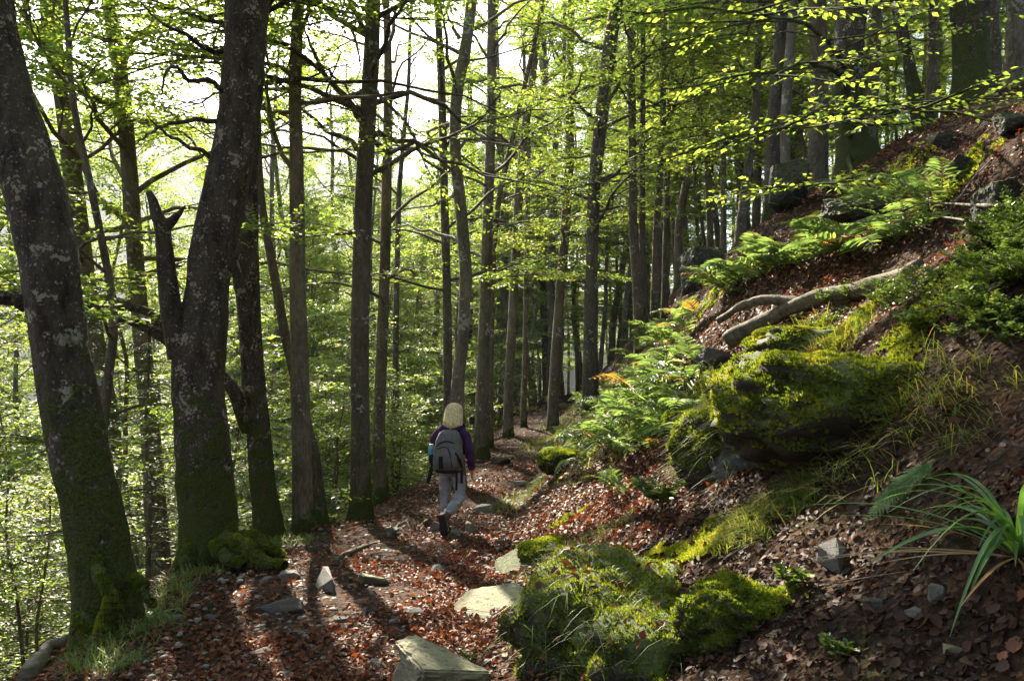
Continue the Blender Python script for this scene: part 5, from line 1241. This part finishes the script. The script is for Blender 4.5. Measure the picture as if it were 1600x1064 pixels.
def hiker():
    p = G(705, 833); p[2] += .02; rz = -.12; SCL = .93
    root = thing('person', 'person in purple hooded jacket and grey trousers walking away up the path', 'person', p, rz)
    lean = .05
    # joints: pelvis, spine, chest, neck, head; arms; legs.  y is forward
    hipL, kneeL, ankL, toeL = (-.085, .0, .83), (-.095, .10, .46), (-.115, .17, .10), (-.125, .37, .03)
    hipR, kneeR, ankR, toeR = (.085, .0, .83), (.135, -.03, .47), (-.035, -.29, .25), (-.005, -.22, .06)
    shL, elL, wrL = (-.185, .02, 1.31), (-.25, .05, 1.05), (-.22, .24, .93)
    shR, elR, wrR = (.185, .02, 1.31), (.245, -.02, 1.04), (.255, .05, .80)
    J = [(0, 0, .88, .10, .08), (0, .01, 1.05, .10, .075), (0, .02, 1.25, .12, .08), (.01, .03, 1.40, .048, .048), (.02, .05, 1.47, .055, .06), (.025, .06, 1.545, .078, .09), (.025, .06, 1.615, .066, .075)]
    E = [(0, 1), (1, 2), (2, 3), (3, 4), (4, 5), (5, 6)]
    def chain(start, pts):
        b = start
        for q in pts: J.append(q); E.append((b, len(J)-1)); b = len(J)-1
        return b
    chain(2, [(*shL, .045), (*elL, .036), (*wrL, .024)]); wl_ = len(J)-1
    chain(2, [(*shR, .045), (*elR, .036), (*wrR, .024)]); wr_ = len(J)-1
    chain(0, [(*hipL, .075), (*kneeL, .052), (*ankL, .036), (*toeL, .035)])
    chain(0, [(*hipR, .075), (*kneeR, .052), (*ankR, .036), (*toeR, .035)])
    # hands: palm and five fingers
    for w, base, d in ((wl_, np.array(wrL), norm(np.array([.1, .8, -.45]))), (wr_, np.array(wrR), norm(np.array([.0, .22, -1])))):
        sidev = norm(np.cross(d, np.array([1., 0, 0]))); outv = np.cross(d, sidev)
        pm = base+d*.055; J.append((*pm, .028, .014)); E.append((w, len(J)-1)); pi = len(J)-1
        for f, ln in zip((-1.4, -.5, .4, 1.3), (.062, .075, .072, .055)):
            q = base+d*.085+sidev*.014*f; J.append((*q, .0085)); E.append((pi, len(J)-1)); a = len(J)-1
            for t in (.5, 1.0):
                q2 = q+d*ln*t-outv*.035*t*t; J.append((*q2, .0078 if t < 1 else .006)); E.append((a, len(J)-1)); a = len(J)-1
        q = base+d*.03+sidev*-.03; J.append((*q, .0095)); E.append((pi, len(J)-1)); a = len(J)-1
        J.append((*(q+d*.04-sidev*.012-outv*.012), .008)); E.append((a, len(J)-1))
    body = obj('body', skin_mesh('body', J, E), M['skin'], root)
    # ears
    # trousers
    jt = [(0, 0, .93, .145, .105), (0, 0, .84, .15, .115)]
    et = [(0, 1)]
    for hp, kn, an in ((hipL, kneeL, ankL), (hipR, kneeR, ankR)):
        hp, kn, an = map(np.array, (hp, kn, an)); m1 = hp*.55+kn*.45; m2 = kn*.5+an*.5
        b = 1
        for q, r in ((hp+[0, 0, -.07], .105), (m1, .092), (kn, .072), (m2, .070), (an+(kn-an)*.10, .060)):
            jt.append((*q, r)); et.append((b, len(jt)-1)); b = len(jt)-1
    obj('trousers', wrinkle(skin_mesh('trousers', jt, et, 0, 3), .022, 15), M['trousers'], root)
    # jacket: torso and sleeves
    jj = [(0, .0, .90, .165, .12), (0, .005, 1.05, .155, .115), (0, .015, 1.22, .17, .12), (0, .02, 1.33, .13, .10), (.008, .03, 1.395, .085, .08)]
    ej = [(0, 1), (1, 2), (2, 3), (3, 4)]
    for sh, el, wr in ((shL, elL, wrL), (shR, elR, wrR)):
        sh, el, wr = map(np.array, (sh, el, wr)); b = 3
        for q, r in ((sh, .078), ((sh+el)/2, .066), (el, .060), ((el+wr)/2, .053), (wr, .043)):
            jj.append((*q, r)); ej.append((b, len(jj)-1)); b = len(jj)-1
    jk = obj('jacket', wrinkle(skin_mesh('jacket', jj, ej), .018, 11), M['jacket'], root)
    # hood lying on the shoulders
    V, F = superbox([(1.30, .0, -.075, .05, .03), (1.315, .0, -.08, .105, .06), (1.345, .005, -.07, .14, .085), (1.375, .01, -.05, .145, .095), (1.395, .01, -.02, .13, .09), (1.40, .01, .0, .10, .07), (1.385, .01, .01, .06, .05)], 26, 2.3)
    V = V+.012*np.stack([fbm(V[:, 0]*14, V[:, 1]*14, V[:, 2]*18, 3)]*3, -1); obj('hood', mesh_np('hood', V, F), M['jacket'], jk)
    # hair: shoulder-length bob made of strands over a cap
    sec = [(1.335, .02, -.06, .085, .065), (1.375, .022, -.05, .108, .095), (1.45, .025, .0, .108, .118), (1.53, .026, .045, .103, .112), (1.585, .026, .05, .096, .108), (1.625, .026, .052, .078, .088), (1.652, .026, .054, .045, .052), (1.662, .026, .054, .012, .014)]
    V, F = superbox(sec, 40, 2.1); a = np.arctan2(V[:, 1]-.04, V[:, 0]-.025); V[:, :2] = (V[:, :2]-[.025, .04])*(1+(.05*np.sin(a*13+V[:, 2]*14)+.03*np.sin(a*29-V[:, 2]*30))*(V[:, 2] < 1.62))[:, None]+[.025, .04]
    hr = obj('hair', mesh_np('hair', V, F), M['hair'], root)
    rg = np.random.default_rng(5); n = 900; a = rg.uniform(0, 2*np.pi, n); st = rg.uniform(.0, .75, n); K = 7; t = np.linspace(0, 1, K)[None]
    zt = 1.655-st[:, None]*.14; zb = 1.325+rg.uniform(-.02, .07, n)[:, None]; z = zt*(1-t)+zb*t
    zs = np.array([q[0] for q in sec]); rx = np.interp(z, zs, [q[3] for q in sec])*rg.uniform(.98, 1.1, (n, 1))+.003; ry = np.interp(z, zs, [q[4] for q in sec])*rg.uniform(.98, 1.1, (n, 1))+.003
    cx = np.interp(z, zs, [q[1] for q in sec]); cyv = np.interp(z, zs, [q[2] for q in sec]); aa = a[:, None]+rg.normal(0, .09, (n, 1))*t*2; fl = 1+rg.uniform(-.08, .10, (n, 1))*t**2.5; rx = rx*fl; ry = ry*fl
    P = np.stack([cx+rx*np.cos(aa), cyv+ry*np.sin(aa), z], -1); keep = ~((np.sin(a) > .55))
    V, Q = batch_tubes(P[keep], (rg.uniform(.003, .008, (n, 1))*(1-.6*t))[keep], 3); obj('strand', mesh_np('strand', V, [Q]), M['hair'], hr)
    # face: nose and ears sit on the far side
    V, F = superbox([(1.49, .028, .150, .014, .016), (1.50, .028, .158, .017, .020), (1.52, .028, .152, .012, .014), (1.545, .028, .142, .008, .010)], 12, 2); obj('nose', mesh_np('nose', V, F), M['skin'], body)
    # boots
    def boot(an, toe, nm='boot'):
        an, toe = np.array(an), np.array(toe); d = toe-an; f = norm(d); up = norm(np.array([0, 0, 1.])-f*f[2]); sd = np.cross(f, up)
        b = root; leg = an
        # local foot frame: heel behind the ankle
        def tr(V, o, ex, ey, ez): return o+V[:, :1]*ex+V[:, 1:2]*ey+V[:, 2:]*ez
        return f, up, sd, tr
    for an, toe, kn, lab in ((ankL, toeL, kneeL, None), (ankR, toeR, kneeR, None)):
        an, toe, kn = map(np.array, (an, toe, kn))
        if an is not None and an[2] > .2: foot = norm(np.array([.10, .18, -1.0])); upv = norm(np.array([0, 1, .2])); upv = norm(upv-foot*(upv@foot))
        else: foot = norm(np.array([-.05, 1, -.05])); upv = norm(np.array([0, 0, 1.])-foot*foot[2])
        sdv = np.cross(foot, upv)
        # sections run heel -> toe along foot
        sec = [(-.085, 0, .005, .020, .030), (-.075, 0, .01, .034, .05), (-.03, 0, .012, .041, .062), (.04, 0, .0, .043, .050), (.11, 0, -.012, .047, .038), (.165, 0, -.018, .042, .030), (.19, 0, -.022, .025, .018)]
        V, F = superbox(sec, 22, 2.6); V = an+np.outer(V[:, 0], sdv)+np.outer(V[:, 1]-.045, upv)+np.outer(V[:, 2], foot)
        bt = obj('boot', mesh_np('boot', V, F), M['boot'], root)
        sec = [(-.092, 0, 0, .022, .012), (-.08, 0, 0, .038, .014), (-.03, 0, 0, .043, .015), (.03, 0, 0, .040, .013), (.10, 0, 0, .050, .014), (.17, 0, 0, .045, .013), (.20, 0, 0, .022, .010)]
        V, F = superbox(sec, 22, 3); V = an+np.outer(V[:, 0], sdv)+np.outer(V[:, 1]-.098, upv)+np.outer(V[:, 2], foot); obj('sole', mesh_np('sole', V, F), M['sole'], bt)
        ld = norm(kn-an); t = np.linspace(-.02, .16, 5); P = an+np.outer(t, ld)*.8; V, Q = batch_tubes(P[None], np.array([[.046, .050, .052, .053, .050]]), 16); obj('shaft', mesh_np('shaft', V, [Q]), M['boot'], bt)
    # backpack
    bp = thing('backpack', 'large grey hiking backpack with black straps on the back of the person', 'backpack', p, rz)
    body_sec = [(.80, 0, -.16, .10, .04), (.815, 0, -.18, .165, .075), (.86, 0, -.20, .185, .105), (.98, 0, -.205, .19, .115), (1.10, 0, -.20, .178, .11), (1.22, .005, -.185, .155, .095), (1.30, .008, -.165, .125, .075), (1.335, .01, -.15, .085, .05), (1.345, .01, -.145, .03, .02)]
    V, F = superbox(body_sec, 40, 3.4); V = V+.010*np.stack([fbm(V[:, 0]*12, V[:, 1]*12, V[:, 2]*9, 3)]*3, -1); mainb = obj('main_compartment', mesh_np('main_compartment', V, F), M['pack'], bp)
    V, F = superbox([(.845, 0, -.27, .10, .03), (.86, 0, -.29, .135, .045), (.95, 0, -.31, .142, .05), (1.06, 0, -.305, .13, .045), (1.12, 0, -.285, .10, .03), (1.135, 0, -.275, .05, .015)], 30, 3.4); obj('front_pocket', mesh_np('front_pocket', V, F), M['pack'], bp)
    def ribbon(nm, pts, w, th, mt, par, ns=8):
        pts = np.asarray(pts, float); t = np.linspace(0, 1, len(pts)); tt = np.linspace(0, 1, 12); P = np.stack([np.interp(tt, t, pts[:, j]) for j in range(3)], -1)
        V, Q = batch_tubes(P[None], np.full((1, 12), w), ns); T = norm(np.gradient(P, axis=0)); c = np.repeat(P, ns, 0); n = np.repeat(norm(np.cross(np.cross(T, [0, -1., 0]), T)), ns, 0)
        dd = V-c; V = c+dd-n*(dd*n).sum(-1, keepdims=True)*(1-th/w); obj(nm, mesh_np(nm, V, [Q]), mt, par)
    ribbon('zip', [(-.13, -.285, 1.14), (-.08, -.29, 1.19), (.0, -.288, 1.215), (.08, -.285, 1.19), (.13, -.28, 1.14)], .008, .004, M['strap'], mainb)
    ribbon('zip', [(-.095, -.335, 1.12), (-.05, -.345, 1.145), (.03, -.345, 1.14), (.06, -.35, 1.02), (.08, -.36, .90)], .006, .004, M['strap'], mainb)
    ribbon('compression_strap', [(-.06, -.362, 1.03), (-.06, -.368, .97), (-.055, -.365, .88)], .028, .006, M['strap'], bp)
    ribbon('compression_strap', [(.10, -.335, 1.06), (.15, -.30, .98), (.17, -.26, .88)], .035, .008, M['strap'], bp)
    ribbon('bottom_band', [(-.185, -.20, .84), (-.12, -.30, .835), (0, -.325, .83), (.12, -.30, .835), (.185, -.20, .84)], .018, .008, M['strap'], bp)
    ribbon('dangling_strap', [(.12, -.27, .86), (.125, -.275, .74), (.12, -.28, .60)], .014, .004, M['strap'], bp)
    ribbon('dangling_strap', [(.17, -.22, .90), (.18, -.23, .80), (.178, -.23, .68)], .018, .005, M['strap'], bp)
    ribbon('hip_belt', [(-.19, -.10, .90), (-.23, -.12, .84), (-.255, -.14, .74), (-.27, -.16, .66)], .026, .008, M['strap'], bp)
    for sg in (-1, 1): ribbon('shoulder_strap', [(sg*.10, -.12, 1.30), (sg*.125, -.02, 1.42), (sg*.13, .10, 1.36), (sg*.15, .15, 1.2), (sg*.17, .05, 1.0)], .032, .010, M['strap'], bp)
    V, F = superbox([(.90, -.195, -.17, .03, .06), (.92, -.20, -.17, .045, .065), (1.0, -.203, -.17, .045, .06), (1.03, -.20, -.17, .04, .058)], 20, 2.6); obj('side_pocket', mesh_np('side_pocket', V, F), M['strap'], bp)
    bo = thing('water_bottle', 'turquoise water bottle with pale cap in the side pocket of the backpack', 'bottle', p, rz)
    V, F = superbox([(.93, -.222, -.17, .034, .034), (1.0, -.222, -.17, .036, .036), (1.10, -.222, -.17, .036, .036), (1.125, -.222, -.17, .028, .028)], 20, 2); obj('flask', mesh_np('flask', V, F), M['bottle'], bo)
    V, F = superbox([(1.125, -.222, -.17, .029, .029), (1.15, -.222, -.17, .029, .029), (1.157, -.222, -.17, .024, .024)], 20, 2); obj('cap', mesh_np('cap', V, F), M['bottle_cap'], bo)
hiker()
for nm in ('person', 'backpack', 'water_bottle'): bpy.data.objects[nm].scale = (.93,)*3

# ------------------------------------------------------------------ air
def haze():
    me = bpy.data.meshes.new('haze'); x0, x1, y0, y1, z0, z1 = -1530, 1530, -1530, 1540, -140, 430
    V = [(x, y, z) for z in (z0, z1) for y in (y0, y1) for x in (x0, x1)]
    me.from_pydata(V, [], [(0, 2, 3, 1), (4, 5, 7, 6), (0, 1, 5, 4), (2, 6, 7, 3), (0, 4, 6, 2), (1, 3, 7, 5)])
    m = bpy.data.materials.new('haze'); m.use_nodes = True; nt = m.node_tree; nt.nodes.clear()
    o = nt.nodes.new('ShaderNodeOutputMaterial'); v = nt.nodes.new('ShaderNodeVolumePrincipled')
    v.inputs['Color'].default_value = (.86, .90, .95, 1); v.inputs['Density'].default_value = HAZE; v.inputs['Anisotropy'].default_value = .35
    nt.links.new(v.outputs[0], o.inputs['Volume']); me.materials.append(m)
    tag(obj('haze', me), 'thin sunlit haze between the trees and over the valley', 'haze', kind='stuff')
HAZE = .0003
haze()
